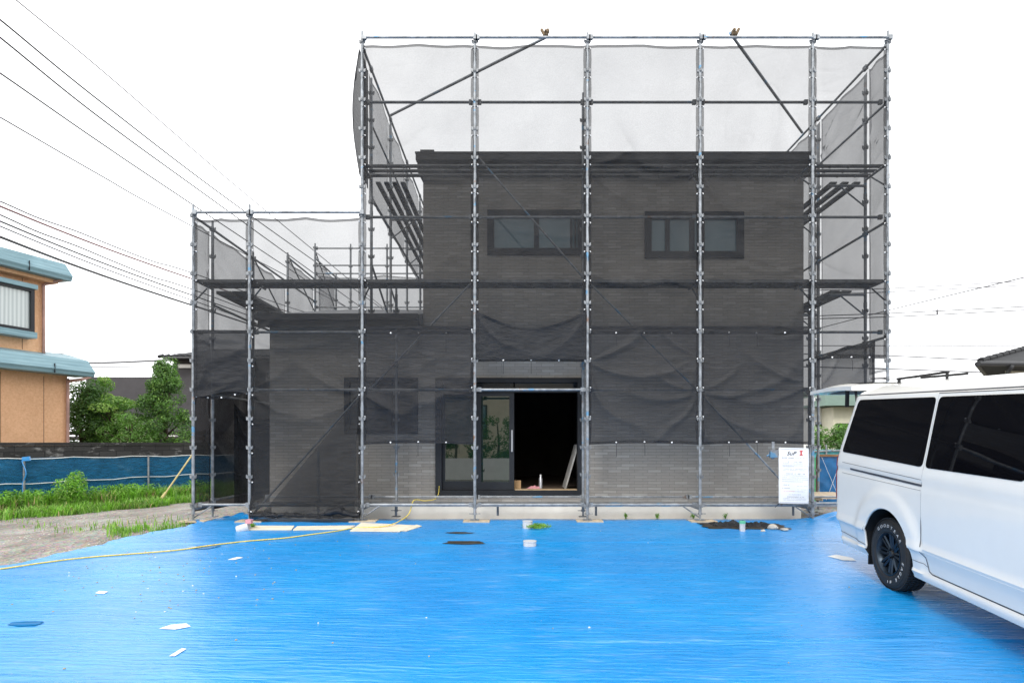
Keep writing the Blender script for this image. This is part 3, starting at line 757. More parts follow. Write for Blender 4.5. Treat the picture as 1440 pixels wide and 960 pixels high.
up_fans = {2: [(1.74, 2.2, 9, .03, 1.5, -1, .6), (1.74, 3.6, 8, .03, 1.6, -.8, .8), (0, 1.8, 7, .02, 1.0, 1, .5)],
           3: [(0, 2.0, 7, .012, 1.0, 1, .6), (1.74, 3.0, 7, .012, 1.2, -1, .6)],
           4: [(1.74, 2.0, 9, .035, 1.9, -.8, .8), (0, 3.6, 8, .028, 1.7, .8, .6), (0, 1.9, 7, .02, 1.2, .9, .5), (1.74, 3.9, 7, .02, 1.1, -1, -.3)],
           5: [(0, 2.0, 9, .036, 2.0, .8, .7), (1.74, 3.5, 8, .026, 1.5, -.9, .6), (1.74, 2.6, 7, .022, 1.2, -1, .4), (0, 4.1, 7, .02, 1.2, 1, -.4)]}
up_label = {2: 'tall upper black mesh sheet at the left edge of the high tower bay', 3: 'tall upper black mesh sheet above the open doorway',
            4: 'tall upper black mesh sheet in the bay right of the doorway', 5: 'tall upper black mesh sheet in the bay above the white notice'}
for i in (2, 3, 4, 5):
    x, w = bay(i)
    net(up_label[i], (x, NY0, TOP), UX, UZ, NF, w, 5.06 if i == 3 else 4.62, 10 + i, up_fans[i], scallop=.022, bias=.0)
low_fans = {2: [(0, 1.05, 11, .06, 1.2, .75, .7), (1.74, 1.05, 11, .06, 1.2, -.6, .8), (1.74, .5, 8, .04, .9, -1, .5)],
            4: [(0, .55, 9, .06, 1.7, .8, .7), (1.74, 1.05, 10, .06, 1.3, -.7, .75), (1.74, .5, 8, .03, 1.0, -1, .5)],
            5: [(0, 1.05, 10, .06, 1.6, .75, .65), (1.74, .9, 10, .06, 1.3, -.85, .6), (1.74, .1, 8, .03, 1.0, -.8, .7)]}
low_label = {2: 'lower black mesh sheet ending above the plywood, over the small ground floor window', 4: 'lower black mesh sheet over bare brick between doorway and netting heap', 5: 'lower black mesh sheet hanging just above the white notice'}
for i in (2, 4, 5):
    x, w = bay(i)
    net(low_label[i], (x, NY0 - .014, 3.12), UX, UZ, NF, w, 3.12 - 1.226, 30 + i, low_fans[i], bottom=(lambda X, W=w: -.025 * math.sin(PI * X / W)), hem=True, bias=-.004, mat='net_low')
# doorway bay: the sheet's foot is rolled up and doubled
x, w = bay(3)
net('short doubled black mesh flap folded up over the doorway', (x, NY0 - .03, 3.36), UX, UZ, NF, w, .78, 47, [(0, 0, 9, .02, .9, .8, .6), (w, 0, 9, .02, .9, -.8, .6)], top=lambda X, W=w: .28 * math.sin(PI * X / W), ties=False, res=.03, mat='net_dense')
# left wing
x, w = bay(1)
def bottomB(X): return .03 * nz(X * 6, 1.0)
net('full height black mesh sheet reaching the ground, gathered at its foot', (x, NY0, 4.86), UX, UZ, NF, w, 4.80, 61, [(1.74, 2.8, 10, .04, 1.7, -.7, .7), (0, 2.75, 9, .035, 1.4, .8, .6), (0, 1.9, 7, .02, 1.2, .9, .5)], scallop=.04, bottom=bottomB,
    belly=lambda X, z: .10 * sm(4.35, 4.75, z) * (.6 + .6 * nz(X * 5, z * 6, 3)))
# triangular second layer of that sheet, folded along the brace
mb = MB()
A, B_, C_ = at(503, 560, -.035), at(360, 733, -.035), at(500, 735, -.035)
ff = fold_fn(77, 1.8, 2, [(1.6, .2, 9, .03, 1.5, -.6, .8)])
def tri(u, v):
    p = A.lerp(B_, v); q = A.lerp(C_, v); r = p.lerp(q, u); r.y -= .04 * v + .8 * ff(u * 1.8 * v + .01, v * 2) * sm(0, .1, v) + .05 * sm(.85, 1, v) * (.5 + nz(u * 7, v * 6, 5)); return r
mb.grid(tri, 44, 50)
tag(mb.build('mesh_sheet', 'net', smooth=True), 'triangular turned-back corner of black mesh lying along the diagonal brace', 'mesh sheet', 'mesh sheets tied round the scaffold')
mb = MB()      # bunched foot of the sheet
def foot(u, v):
    x_ = -4.2 + 1.72 * u; t = 2 * PI * v
    r = .055 + .035 * nz(u * 9, 2.0, 1.0) + .07 * math.exp(-((u - .80) / .1) ** 2) + .018 * nz(u * 25, v * 8, 4)
    return (x_ + .02 * math.sin(u * 40), -.055 + 1.1 * r * math.cos(t), .055 + r * (1 + .5 * math.sin(t)) + .02 * nz(u * 14, 8.0))
mb.grid(foot, 90, 14)
tag(mb.build('mesh_roll', 'net_dense', smooth=True), 'bunched roll of black mesh lying along the ground behind the plywood', 'mesh sheet', 'mesh sheets tied round the scaffold')
x, w = bay(0)
net('narrow black mesh sheet at the far left corner above the walk-through opening', (x, NY0, 4.84), UX, UZ, NF, w, 2.84, 71, [(.84, 2.3, 8, .02, .9, -1, .4), (0, 2.6, 8, .03, .8, .8, .3)], scallop=.03, bottom=lambda X: .05 * math.sin(5 * X))
net('doubled black mesh flap rolled up over the walk-through opening', (x, NY0 - .03, 3.05), UX, UZ, NF, w, 1.02, 72, [(0, 1.0, 9, .03, .8, .7, -.6), (.84, .9, 9, .03, .8, -.7, -.6), (.84, .2, 6, .03, .8, -1, .6)], mat='net_dense', ties=False, res=.03, bottom=lambda X: .04 * math.sin(6 * X + 1))
x, w = bay(6)
net('narrow black mesh sheet on the front at the far right corner above the van', (x, NY0, 7.6), UX, UZ, NF, w, 5.0, 73, [(0, 1.5, 7, .02, .9, 1, .4), (0, 3.4, 7, .025, 1, 1, .4)], scallop=.03)
net('bunched black mesh foot at the far right corner just above the van tailgate', (x, NY0 + .03, 2.62), UX, UZ, NF, w * .86, .52, 74, [(0, .5, 9, .05, .8, .8, -.5), (1, .0, 9, .05, .8, -.8, .5)], mat='net_dense', ties=False, res=.03, top=lambda X: -.28 * X / 1.0 + .03 * math.sin(9 * X), bottom=lambda X: .03 * math.sin(7 * X))
# side sheets
side = dict(mat='net_side')
def side_net(label, X, y0, y1, z0, z1, seed, nrm, topz=None, mat='net_side', ties=False, fans=(), drop=0.0, belly=None, amp=1.2):
    W = y1 - y0
    P = (X, y0, z1)
    return net(label, P, (0, 1, 0), UZ, nrm, W, z1 - z0, seed, fans or [(0, .4, 9, .03, 1.0, .8, .7), (W, .5, 9, .03, 1.0, -.8, .7), (0, 1.5, 7, .03, 1.2, 1, .4)], mat=mat, ties=ties, res=.06, amp=amp, scallop=.05, hem=True, belly=belly)
NLX = (1, 0, 0)
side_net('grey mesh side sheet closing the narrow end of the left wing', PX[0] - .04, .03, .58, 2.9, 4.84, 81, NLX)
side_net('grey mesh side sheet in the second bay of the left wing side', PX[0] - .04, .64, 2.15, 2.75, 4.84, 82, NLX)
side_net('grey mesh side sheet in the third bay of the left wing side', PX[0] - .04, 2.2, 3.92, 2.6, 4.84, 83, NLX)
side_net('taller grey mesh side sheet over the wing roof, fourth bay back', PX[0] - .04, 3.98, 5.77, 3.2, 5.42, 84, NLX)
side_net('farthest grey mesh side sheet rising behind the wing roof', PX[0] - .04, 5.84, 7.57, 3.4, 5.97, 85, NLX)
side_net('dark mesh side sheet hanging to the ground by the grass at the scaffold end', PX[0] - .02, .03, .58, .15, 2.95, 86, NLX, mat='net')
side_net('dark mesh side sheet to the ground in the second bay beside the walk-through', PX[0] - .02, .64, 2.15, .12, 2.85, 87, NLX, mat='net_dense')
side_net('dark mesh side sheet to the ground in the third bay beside the wing wall', PX[0] - .02, 2.2, 3.92, .12, 2.75, 88, NLX, mat='net_dense')
mb = MB(); fq = fold_fn(99, 1.1, 1.9, [(0, 0, 9, .05, 1.3, .6, .8), (1.1, .3, 9, .05, 1.3, -.7, .7)], 1.5)
mb.grid(lambda u, v: (-5.1 + .95 * u, 1.3 - fq(u * 1.1, v * 1.9), .12 + 1.85 * (1 - v) - .30 * math.sin(PI * u) * (1 - v) ** 3), 30, 44)
tag(mb.build('mesh_sheet', 'net_dense', smooth=True), 'black mesh curtain hanging inside the walk-through under a slack top edge', 'mesh sheet', 'mesh sheets tied round the scaffold')
# back of the wing
net('pale mesh sheet across the back of the wing scaffold', (PX[0] + .05, 5.92, 5.6), UX, UZ, NF, 3.4, 1.5, 89, [], mat='net_side', ties=False, res=.07, scallop=.1)
# tower left side
bel = lambda X, z: -.11 * math.sin(PI * min(1, z / 2.0)) * (1 - sm(.1, .6, X))
side_net('bulging grey mesh sheet on the near left side of the tower', PX[2] - .05, .0, .58, 5.55, 7.56, 91, NLX, belly=bel, mat='net_dense', amp=.8)
side_net('grey mesh sheet on the left tower side, second bay back', PX[2] - .05, .64, 2.15, 5.38, 7.56, 92, NLX)
side_net('grey mesh sheet on the left tower side, third bay back', PX[2] - .05, 2.2, 3.92, 5.38, 7.56, 93, NLX)
side_net('grey mesh sheet on the left tower side, fourth bay back', PX[2] - .05, 3.98, 5.77, 5.38, 7.56, 94, NLX)
side_net('grey mesh sheet on the left tower side, farthest bay', PX[2] - .05, 5.84, 7.57, 5.38, 7.56, 95, NLX)
NRX = (-1, 0, 0)
side_net('grey mesh sheet on the near right side of the tower', PX[7] + .05, .03, .58, 2.4, 7.58, 101, NRX)
side_net('grey mesh sheet on the right tower side, second bay back', PX[7] + .05, .64, 2.15, 2.2, 7.58, 102, NRX)
side_net('grey mesh sheet on the right tower side, farthest bay behind the roof', PX[7] + .05, 2.2, 3.92, 2.2, 7.58, 103, NRX)

# ------------------------------------------------------------------ notice banner
p0, p1 = at(1095, 629, -.07), at(1137, 631, -.07); pb = at(1095, 707, -.07)
W, H = p1.x - p0.x, p0.z - pb.z
def ban(u, v, lift=0.0):
    x = p0.x + W * u * (1 - .02 * math.sin(PI * v)) + .012 * math.sin(PI * v) * u
    return V((x, -.075 - .010 * math.sin(PI * u) * math.sin(PI * v) + .006 * nz(u * 3, v * 6, 2) - lift, p0.z - H * v - .012 * u))
mb = MB(); mb.grid(lambda u, v: ban(u, v), 16, 30); mb.grid(lambda u, v: ban(u, v, -.003), 16, 30, flip=True)
bn = tag(mb.build('notice_banner', 'cloth', smooth=True), 'white cloth notice tied between the pipes beside the van', 'notice')
mb = MB()
for a, b in (((.03, .02), (.97, .025)), ((.97, .02), (.975, .98)), ((.03, .98), (.97, .985)), ((.03, .02), (.035, .98))):
    n_ = 24; 
    mb.grid(lambda u, v: ban(a[0] + (b[0] - a[0]) * (u if b[0] - a[0] > .1 else v), a[1] + (b[1] - a[1]) * (v if b[0] - a[0] > .1 else u), .003), n_, 1)
mb.build('hem_line', 'ink_grey', bn)
rnd = random.Random(5)
def textline(mb, v, u0, u1, h, cw=.022, gap=.006):
    u = u0
    while u < u1:
        w = cw * rnd.choice((.7, 1, 1, 1.2))
        if rnd.random() > .1:
            k = rnd.randrange(3)                 # tiny brush-like strokes, too small to read
            mb.grid(lambda a, b: ban(u + w * a, v + h * .12 * b, .003), 1, 1); mb.grid(lambda a, b: ban(u + w * (.3 + .2 * k * .5) + w * .22 * a, v + h * b, .0034), 1, 1)
            mb.grid(lambda a, b: ban(u + w * a, v + h * (.5 + .16 * k * .5) + h * .13 * b, .0038), 1, 1)
        u += w + gap
mb = MB(); mg = MB(); mr = MB()
textline(mb, .170, .10, .50, .022, .03, .008); textline(mg, .172, .54, .94, .018, .03, .012)
textline(mb, .240, .30, .76, .019, .026, .020)
for v, a, b in ((.275, .12, .86), (.310, .12, .95), (.330, .12, .5), (.372, .12, .93), (.398, .12, .86)): textline(mg, v, a, b, .013, .02, .006)
textline(mb, .455, .22, .86, .020, .026, .016)
for v, a, b in ((.492, .10, .93), (.528, .10, .95), (.562, .10, .95), (.598, .10, .78)): textline(mg, v, a, b, .013, .02, .006)
textline(mb, .660, .10, .34, .014, .02, .005); textline(mg, .680, .6, .95, .010, .02, .006)
textline(mb, .722, .10, .36, .014, .02, .005); textline(mg, .742, .6, .95, .010, .02, .006)
textline(mr, .775, .12, .50, .014, .02, .006); textline(mg, .775, .54, .88, .014, .02, .006)
textline(mg, .832, .32, .72, .015, .022, .008); textline(mb, .872, .28, .82, .017, .024, .008); textline(mg, .905, .15, .92, .012, .02, .006); textline(mg, .935, .15, .90, .010, .02, .006)
mb.build('print_lines', 'ink', bn); mg.build('fine_print', 'ink_grey', bn); mr.build('red_print', 'ink_red', bn)
def text_mesh(s, size, extr=.0, bevel=0.0, shear=0.0):
    cu = bpy.data.curves.new('lettering', 'FONT'); cu.body = s; cu.size = size; cu.extrude = extr; cu.align_x = 'CENTER'; cu.shear = shear
    cu.resolution_u = 4
    ob = bpy.data.objects.new('lettering', cu); COL.objects.link(ob)
    dg = bpy.context.evaluated_depsgraph_get(); me = bpy.data.meshes.new_from_object(ob.evaluated_get(dg))
    bpy.data.objects.remove(ob); return me
def text_at(parent, name, s, size, mat, P, ux, uy, un, extr=.001, shear=0.0, wide=1.0):
    me = text_mesh(s, size, extr, 0, shear)
    P, ux, uy, un = V(P), V(ux), V(uy), V(un)
    off = OFF[parent]
    for v in me.vertices:
        c = v.co; v.co = P + ux * c.x * wide + uy * c.y + un * c.z - off
    me.materials.clear(); me.materials.append(M[mat])
    o = bpy.data.objects.new(name, me); COL.objects.link(o); o.parent = parent; OFF[o] = off
    return o
q = ban(.40, .13); text_at(bn, 'heading_lettering', 'SuP', .085, 'ink', (q.x, q.y - .008, q.z), (1, 0, 0), (0, 0, 1), (0, -1, 0), .001, .35, 1.15)
q = ban(.74, .13); w_ = .021
mb = MB()
for a, b, c_, d_ in ((-.5, .5, 0, .16), (-.5, .5, .84, 1), (-.18, .18, .161, .839)):
    mb.box((q.x + a * .05, q.y - .009, q.z + c_ * .075), (q.x + b * .05, q.y - .007, q.z + d_ * .075))
mb.build('red_letter', 'ink_red', bn)
mb = MB()
for a, b in ((ban(.02, .01), at(1087, 634, -.03)), (ban(.98, .01), V((PX[6], -.03, ban(1, 0).z + .06))), (ban(.98, .99), V((PX[6], -.03, ban(1, 1).z + .03))), (ban(.03, .99), at(1090, 713, .05))):
    mb.tube([a, b], .004, 5)
mb.build('tie_cord', 'black_cord', bn)

# ------------------------------------------------------------------ things lying on the sheet
def slab(name, mat, pts, t, label, cat, group=None, lift=0.004):
    mb = MB(); P = []
    for p in pts: q = gp(*p, .012); P.append(V((q.x, q.y, tz(q.x, q.y) + lift)))
    mb.prism(P, (0, 0, t)); return tag(mb.build(name, mat), label, cat, group)
slab('plywood_sheet', 'ply', [(345, 745), (410, 745), (414, 740), (352, 740)], .012, 'leftmost narrow plywood sheet lying beside the black mesh foot', 'plywood', 'plywood sheets on the blue sheet')
slab('plywood_sheet', 'ply', [(412, 745.5), (490, 744), (500, 739.5), (418, 740.5)], .012, 'middle narrow plywood sheet against the black mesh foot', 'plywood', 'plywood sheets on the blue sheet')
slab('plywood_sheet', 'ply', [(492, 747), (562, 748), (583, 739), (508, 735.5)], .012, 'wide pale plywood sheet on the blue sheet under the yellow rope', 'plywood', 'plywood sheets on the blue sheet')
slab('plywood_sheet', 'ply', [(560, 746.5), (572, 747), (593, 740), (586, 738)], .010, 'narrow offcut sticking out right of the wide plywood', 'plywood', 'plywood sheets on the blue sheet')
slab('paper_scrap', 'white', [(224, 883), (246, 884), (268, 880), (262, 876), (240, 878)], .002, 'long white scrap on the lower left of the blue sheet', 'scrap', 'white scraps on the blue sheet')
slab('paper_scrap', 'white', [(238, 922), (246, 922), (262, 912), (256, 911)], .002, 'thin white scrap slanting nearest the bottom edge', 'scrap', 'white scraps on the blue sheet')
slab('paper_scrap', 'white', [(320, 787), (330, 787), (342, 784), (334, 783)], .002, 'small white scrap below the rope on the left', 'scrap', 'white scraps on the blue sheet')
slab('paper_scrap', 'white', [(1164, 782), (1186, 787), (1204, 788), (1198, 784), (1176, 780)], .002, 'white scrap lying beside the rear tyre', 'scrap', 'white scraps on the blue sheet')
slab('paper_scrap', 'white', [(134, 834), (146, 835), (152, 832), (140, 831)], .002, 'tiny white scrap near the left edge', 'scrap', 'white scraps on the blue sheet')
def stub(px, py, r, h, mat, label, cap=None, tilt=0.0):
    q = gp(px, py, .012); z = tz(q.x, q.y) - .005; mb = MB()
    n_ = 20; a = V((q.x, q.y, z)); b = V((q.x + tilt, q.y, z + h))
    mb.tube([a, b], r, n_, 0); mb.tube([b, b + V((0, 0, .012))], r * 1.06, n_, 0)
    o = mb.build('pipe_stub', mat, smooth=40); tag(o, label, 'pipe', 'capped pipe stubs standing out of the ground')
    if cap:
        mb = MB(); mb.tube([b + V((0, 0, .013)), b + V((0, 0, .05))], r * 1.12, n_); mb.build('cap', cap, o, smooth=40)
    return o
stub(742, 742, .075, .10, 'pvc', 'grey pipe stub with green weeds at its foot')
stub(745, 766, .085, .055, 'pvc', 'short wide pale pipe stub in the middle of the sheet')
stub(1044, 746, .04, .10, 'pvc', 'slim grey pipe stub with green cap by the netting heap', 'green_cap')
q = gp(341, 745, .012); mb = MB()
mb.tube([(q.x - .07, q.y, tz(q.x, q.y)), (q.x + .09, q.y + .02, tz(q.x, q.y) + .05)], .07, 18); o = tag(mb.build('pipe_elbow', 'pvc', smooth=40), 'grey pipe elbow with pink end beside the second pole', 'pipe', 'capped pipe stubs standing out of the ground')
mb = MB(); mb.box((q.x + .05, q.y - .02, tz(q.x, q.y) + .10), (q.x + .13, q.y + .06, tz(q.x, q.y) + .16)); mb.build('end_cap', 'pink', o)
# yellow rope from the left edge to the doorway
pts = []
for px, py in ((-60, 806), (0, 800), (60, 791), (120, 784), (190, 778), (250, 773), (300, 767), (350, 761), (400, 756), (440, 751), (475, 746), (500, 742)):
    q = gp(px, py, .02); pts.append(V((q.x, q.y, tz(q.x, q.y) + .012)))
q = gp(545, 741, .02); pts.append(V((q.x, q.y, tz(q.x, q.y) + .032)))
pts += [V((q.x + .2, .0, .10)), V((-1.66, .25, .31)), V((-1.50, .42, .29)), V((-1.36, .60, .30)), V((-1.34, .92, .36)), V((-1.33, .95, .50))]
def smooth_path(pts, n=6):
    o = []
    for i in range(len(pts) - 1):
        p0, p1, p2, p3 = pts[max(i - 1, 0)], pts[i], pts[i + 1], pts[min(i + 2, len(pts) - 1)]
        for k in range(n):
            t = k / n; o.append(.5 * ((2 * p1) + (p2 - p0) * t + (2 * p0 - 5 * p1 + 4 * p2 - p3) * t * t + (3 * p1 - p0 - 3 * p2 + p3) * t ** 3))
    return o + [pts[-1]]
mb = MB(); mb.tube(smooth_path(pts), .0085, 6); tag(mb.build('rope', 'yellow_rope', smooth=True), 'yellow rope trailing from the left over the plywood to the doorway', 'rope')
# heap of black netting and soil at the right foot
mb = MB()
c = gp(1052, 741, .01)
def heap(u, v):
    x = c.x - .60 + 1.05 * u; y = c.y - .06 + .40 * v
    e = sm(0, .18, u) * sm(0, .18, 1 - u) * sm(0, .25, v) * sm(0, .25, 1 - v)
    return (x + .03 * nz(u * 9, v * 9), y - .10 * u, tz(x, y) + .004 + e * (.02 + .045 * abs(nz(u * 8, v * 6, 7)) + .03 * nz(u * 22, v * 15, 2)))
mb.grid(heap, 60, 30); tag(mb.build('netting_heap', 'net_dense', smooth=True), 'heap of crumpled black netting at the foot of the brick wall', 'netting')
mb = MB(); mb.grid(lambda u, v: (c.x - .66 + 1.2 * u + .09 * nz(v * 5, 1.), c.y - .12 + .50 * v - .09 * u + .10 * nz(u * 6, 2.), tz(c.x - .66 + 1.2 * u, c.y - .12 + .50 * v - .09 * u) + .004 + .012 * sm(0, .2, v) * sm(0, .2, 1 - v)), 40, 20)
tag(mb.build('mud_patch', 'mud', smooth=True), kind='structure')
def rock(px, py, s, label, seed, mat='stone', squash=.6):
    q = gp(px, py, .012); bm = bmesh.new(); bmesh.ops.create_icosphere(bm, subdivisions=2, radius=s)
    mb = MB()
    for v in bm.verts:
        k = 1 + .35 * nz(v.co.x / s * .9 + seed, v.co.y / s * .9, v.co.z / s * .9 + seed)
        v.co = V((v.co.x * k, v.co.y * k * .8, max(-.3 * s, v.co.z * k * squash)))
    mb.add([v.co + V((q.x, q.y, tz(q.x, q.y) + s * .28)) for v in bm.verts], [tuple(v.index for v in f.verts) for f in bm.faces]); bm.free()
    return tag(mb.build('rubble_stone', mat), label, 'stone', 'broken stones by the netting heap')
rock(1087, 744, .085, 'pale broken stone right of the netting heap', 1); rock(1103, 746, .06, 'flat grey stone between pale stone and scaffold pad', 4, 'old_concrete', .4); rock(1073, 747, .035, 'small stone in front of the netting heap', 7)
# litter
mb = MB(); rnd = random.Random(3)
for k in range(130):
    px, py = (rnd.gauss(240, 110), rnd.gauss(800, 40)) if k < 110 else (rnd.uniform(0, 1250), rnd.uniform(745, 950))
    if py < 742: continue
    q = gp(px, py, .012)
    if q.x < edge_x(q.y) + .1: continue
    s = rnd.uniform(.003, .008); z = tz(q.x, q.y) + .004
    mb.obox((q.x, q.y, z), (s, s * .3, 0), (-.2 * s, s * .7, 0), (0, 0, .003), rnd.choice((0, 0, 0, 0, 0, 0, 1)))
tag(mb.build('debris', ['straw', 'white']), 'specks of dry dirt scattered on the blue sheet', 'litter', kind='stuff')

# ------------------------------------------------------------------ vegetation
def blades(mb, pts, hmin, hmax, w, rnd, mi=0, lean=.5):
    for p in pts:
        mi = rnd.choice((0, 0, 0, 1, 1, 2)) if nz(p.x * 1.1, p.y * 1.1, 30) < .15 else rnd.choice((0, 1, 2, 2, 3))
        h = rnd.uniform(hmin, hmax); a = rnd.uniform(0, 2 * PI); l = rnd.uniform(.1, lean) * h
        d = V((math.cos(a), math.sin(a), 0)); s = V((-d.y, d.x, 0)) * w * rnd.uniform(.6, 1.3)
        m_ = p + d * l * .35 + V((0, 0, h * .6)); t = p + d * l + V((0, 0, h * rnd.uniform(.8, 1)))
        mb.add([p - s, p + s, m_ + s * .8, m_ - s * .8, t], [(0, 1, 2, 3), (3, 2, 4)], mi)
def leafball(mb, c, r, n, size, rnd, mi_fn, flat=1.0, droop=0.0):
    for _ in range(n):
        while True:
            d = V((rnd.uniform(-1, 1), rnd.uniform(-1, 1), rnd.uniform(-1, 1)))
            if .05 < d.length < 1: break
        rr = d.length ** .45; d.normalize()
        p = V(c) + V((d.x * r[0], d.y * r[1], d.z * r[2])) * rr
        nrm = (d + V((rnd.uniform(-.8, .8), rnd.uniform(-.8, .8), rnd.uniform(-.2, 1.0)))).normalized()
        a = nrm.orthogonal().normalized(); b = nrm.cross(a); t = rnd.uniform(0, 2 * PI)
        u = (a * math.cos(t) + b * math.sin(t)) * size * rnd.uniform(.7, 1.4); v = (b * math.cos(t) - a * math.sin(t)) * size * rnd.uniform(.3, .55)
        mb.add([p - u, p - u * .1 + v, p + u + nrm * -size * droop, p - u * .1 - v], [(0, 1, 2, 3)], mi_fn(d, rr))
F0, F1 = V((-12.4, 4.8, 0)), V((-9.9, 8.7, 0)); FD = (F1 - F0).normalized(); FN = V((FD.y, -FD.x, 0))     # fence line, FN towards the yard
def fpt(t, q=0.0):
    p = F0 + FD * t + FN * q; p.z = gz(p.x, p.y) - .02; return p
rnd = random.Random(11); mb = MB(); pts = []
for _ in range(22000):
    t = rnd.uniform(-3, 6.5); q = rnd.random() ** 1.4 * (2.1 + .5 * nz(t * .9, 3.0)); p = fpt(t, .08 + q)
    if nz(p.x * 1.3, p.y * 1.3, 8) < -.25 and q > .8: continue
    pts.append((p, q))
blades(mb, [p for p, q in pts if q < .9], .18, .50, .013, rnd, lean=.9); blades(mb, [p for p, q in pts if q >= .9], .08, .28, .011, rnd, lean=.9)
for k in range(60):
    t = rnd.uniform(-2.5, 6); p = fpt(t, rnd.uniform(.1, .7))
    leafball(mb, p + V((0, 0, .3)), (.2, .2, .25), 90, .04, rnd, lambda d, r: 0)
tag(mb.build('grass', ['grass', 'leaf_tip', 'leaf_mid', 'straw'], origin=(0, 0, 0)), 'lush green weeds growing along the foot of the blue net fence', 'grass', kind='stuff')
mb = MB(); pts = []
for _ in range(2600):
    px, py = rnd.uniform(150, 275), rnd.gauss(745, 6); q = gp(px, py)
    if q.x > edge_x(q.y) - .05: continue
    if nz(q.x * 2, q.y * 2, 4) < .08 or random.random() < .45: continue
    pts.append(q - V((0, 0, .02)))
for _ in range(700):
    px, py = rnd.uniform(0, 270), rnd.gauss(738, 6); q = gp(px, py)
    if nz(q.x * 1.6, q.y * 1.6, 14) < .15: continue
    pts.append(q - V((0, 0, .02)))
blades(mb, pts, .04, .14, .006, rnd)
tag(mb.build('grass', ['grass', 'leaf_tip', 'leaf_mid', 'straw'], origin=(0, 0, 0)), 'thin patchy grass between the gravel and the blue sheet edge', 'grass', kind='stuff')
rnd = random.Random(61); mb = MB()
for _ in range(5200):
    px, py = rnd.uniform(-40, 275), rnd.uniform(718, 806); q = gp(px, py)
    if q.x > edge_x(q.y) - .03: continue
    if nz(q.x * .7, q.y * .7, 3) + .25 < rnd.random() * .8: continue
    s_ = rnd.uniform(.006, .020); a = rnd.uniform(0, 3.14); k = rnd.uniform(.5, .9)
    ax_, ay_ = V((math.cos(a), math.sin(a), rnd.uniform(-.3, .3))) * s_, V((-math.sin(a), math.cos(a), rnd.uniform(-.3, .3))) * s_ * k
    c = V((q.x, q.y, q.z - .012)); az_ = V((0, 0, s_ * .55))
    mb.add([c - ax_, c - ay_, c + ax_, c + ay_, c + az_ + ax_ * .3 + ay_ * .2, c + az_ - ax_ * .4 - ay_ * .2], [(0, 1, 5), (1, 2, 4), (1, 4, 5), (2, 3, 4), (3, 0, 5), (3, 5, 4)], rnd.choice((0, 0, 0, 1)))
tag(mb.build('gravel', ['stone', 'old_concrete'], origin=(0, 0, 0)), 'loose grey gravel on the bare earth at the left', 'gravel', kind='stuff')
def weed(name, label, base, h, r, n, size, seed, mats=('grass', 'leaf_tip'), cat='weed', group=None):
    rnd = random.Random(seed); mb = MB()
    for k in range(9):
        a = rnd.uniform(0, 6.28); t = V(base) + V((math.cos(a) * r * .6, math.sin(a) * r * .6, h * rnd.uniform(.6, 1)))
        mb.tube([V(base), V(base).lerp(t, .5) + V((0, 0, h * .08)), t], [.008, .006, .003], 5, 0)
        leafball(mb, V(base).lerp(t, .75), (r * .5, r * .5, h * .35), n // 9, size, rnd, lambda d, rr: 0 if rnd.random() < .7 else 1, droop=.4)
    return tag(mb.build(name, list(mats)), label, cat, group)
p = fpt(1.15, .75); weed('tall_weed', 'tall feathery weed clump standing in front of the blue net fence', p, .98, .42, 1500, .035, 21)
q = gp(752, 742, .012); weed('weed', 'low green weed spilling round the grey pipe stub', (q.x + .02, q.y, tz(q.x, q.y)), .06, .24, 330, .018, 22, group='small weeds by the house')
for k, (px, lab) in enumerate(((880, 'small weed at the foundation right of the doorway'), (924, 'small weed by the foundation near the middle pole'), (975, 'leafy weed at the foundation beside the netting heap'), (1020, 'dark weed at the wall foot behind the netting heap'))):
    q = at(px, 729, .92); weed('weed', lab, (q.x, q.y, -.07), .10, .06, 50, .012, 30 + k, group='small weeds by the house')
q = gp(353, 742, .012); weed('weed', 'tiny yellowish weed at the second pole foot', (q.x, q.y, tz(q.x, q.y)), .08, .07, 80, .018, 41, ('leaf_tip', 'grass'), group='small weeds by the house')

def tree(label, base, h, crown, n, size, seed, mats, conical=False, layered=False, cat='tree'):
    rnd = random.Random(seed); root = thing('garden_tree' if cat == 'tree' else 'shrub', label, cat, base, 'greenery behind the block wall')
    base = V(base); mb = MB()
    mb.tube([base, base + V((.05, 0, h * .4)), base + V((0, .04, h * .92))], [.07, .05, .015], 7); clumps = []
    for k in range(crown['n']):
        z = rnd.uniform(crown['z0'], 1.0) if not conical else crown['z0'] + (1 - crown['z0']) * rnd.random() ** .8
        rad = crown['r'] * ((1 - ((z - crown['z0']) / (1 - crown['z0'])) ** 1.4) * .95 + .10 if conical else math.sqrt(max(.08, 1 - ((z - crown['z0'] - (1 - crown['z0']) * .45) / ((1 - crown['z0']) * .6)) ** 2)))
        a = rnd.uniform(0, 6.28); rr = rad * rnd.random() ** .5
        c = base + V((math.cos(a) * rr, math.sin(a) * rr, h * z)); clumps.append((c, rad))
        mb.tube([base + V((0, 0, h * z * .75)), base.lerp(c, .6) + V((0, 0, h * z * .32)), c], [.022, .014, .006], 5)
    mb.build('trunk', 'bark', root, smooth=True)
    mb = MB()
    for c, rad in clumps:
        s = crown['c'] * rnd.uniform(.7, 1.25); bright = rnd.random()
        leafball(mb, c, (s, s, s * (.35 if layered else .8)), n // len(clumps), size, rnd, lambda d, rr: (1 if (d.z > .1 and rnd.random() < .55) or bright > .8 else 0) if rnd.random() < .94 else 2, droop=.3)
    mb.build('crown', list(mats), root)
    return root
GL = -0.3
tree('tall bushy evergreen tree against the charcoal house', at(232, 700, 10.6).xy.to_3d() + V((0, 0, GL)), 4.25, dict(n=95, z0=.10, r=1.08, c=.30), 21000, .042, 51, ('leaf_dark', 'leaf_mid', 'leaf_tip'), conical=True)
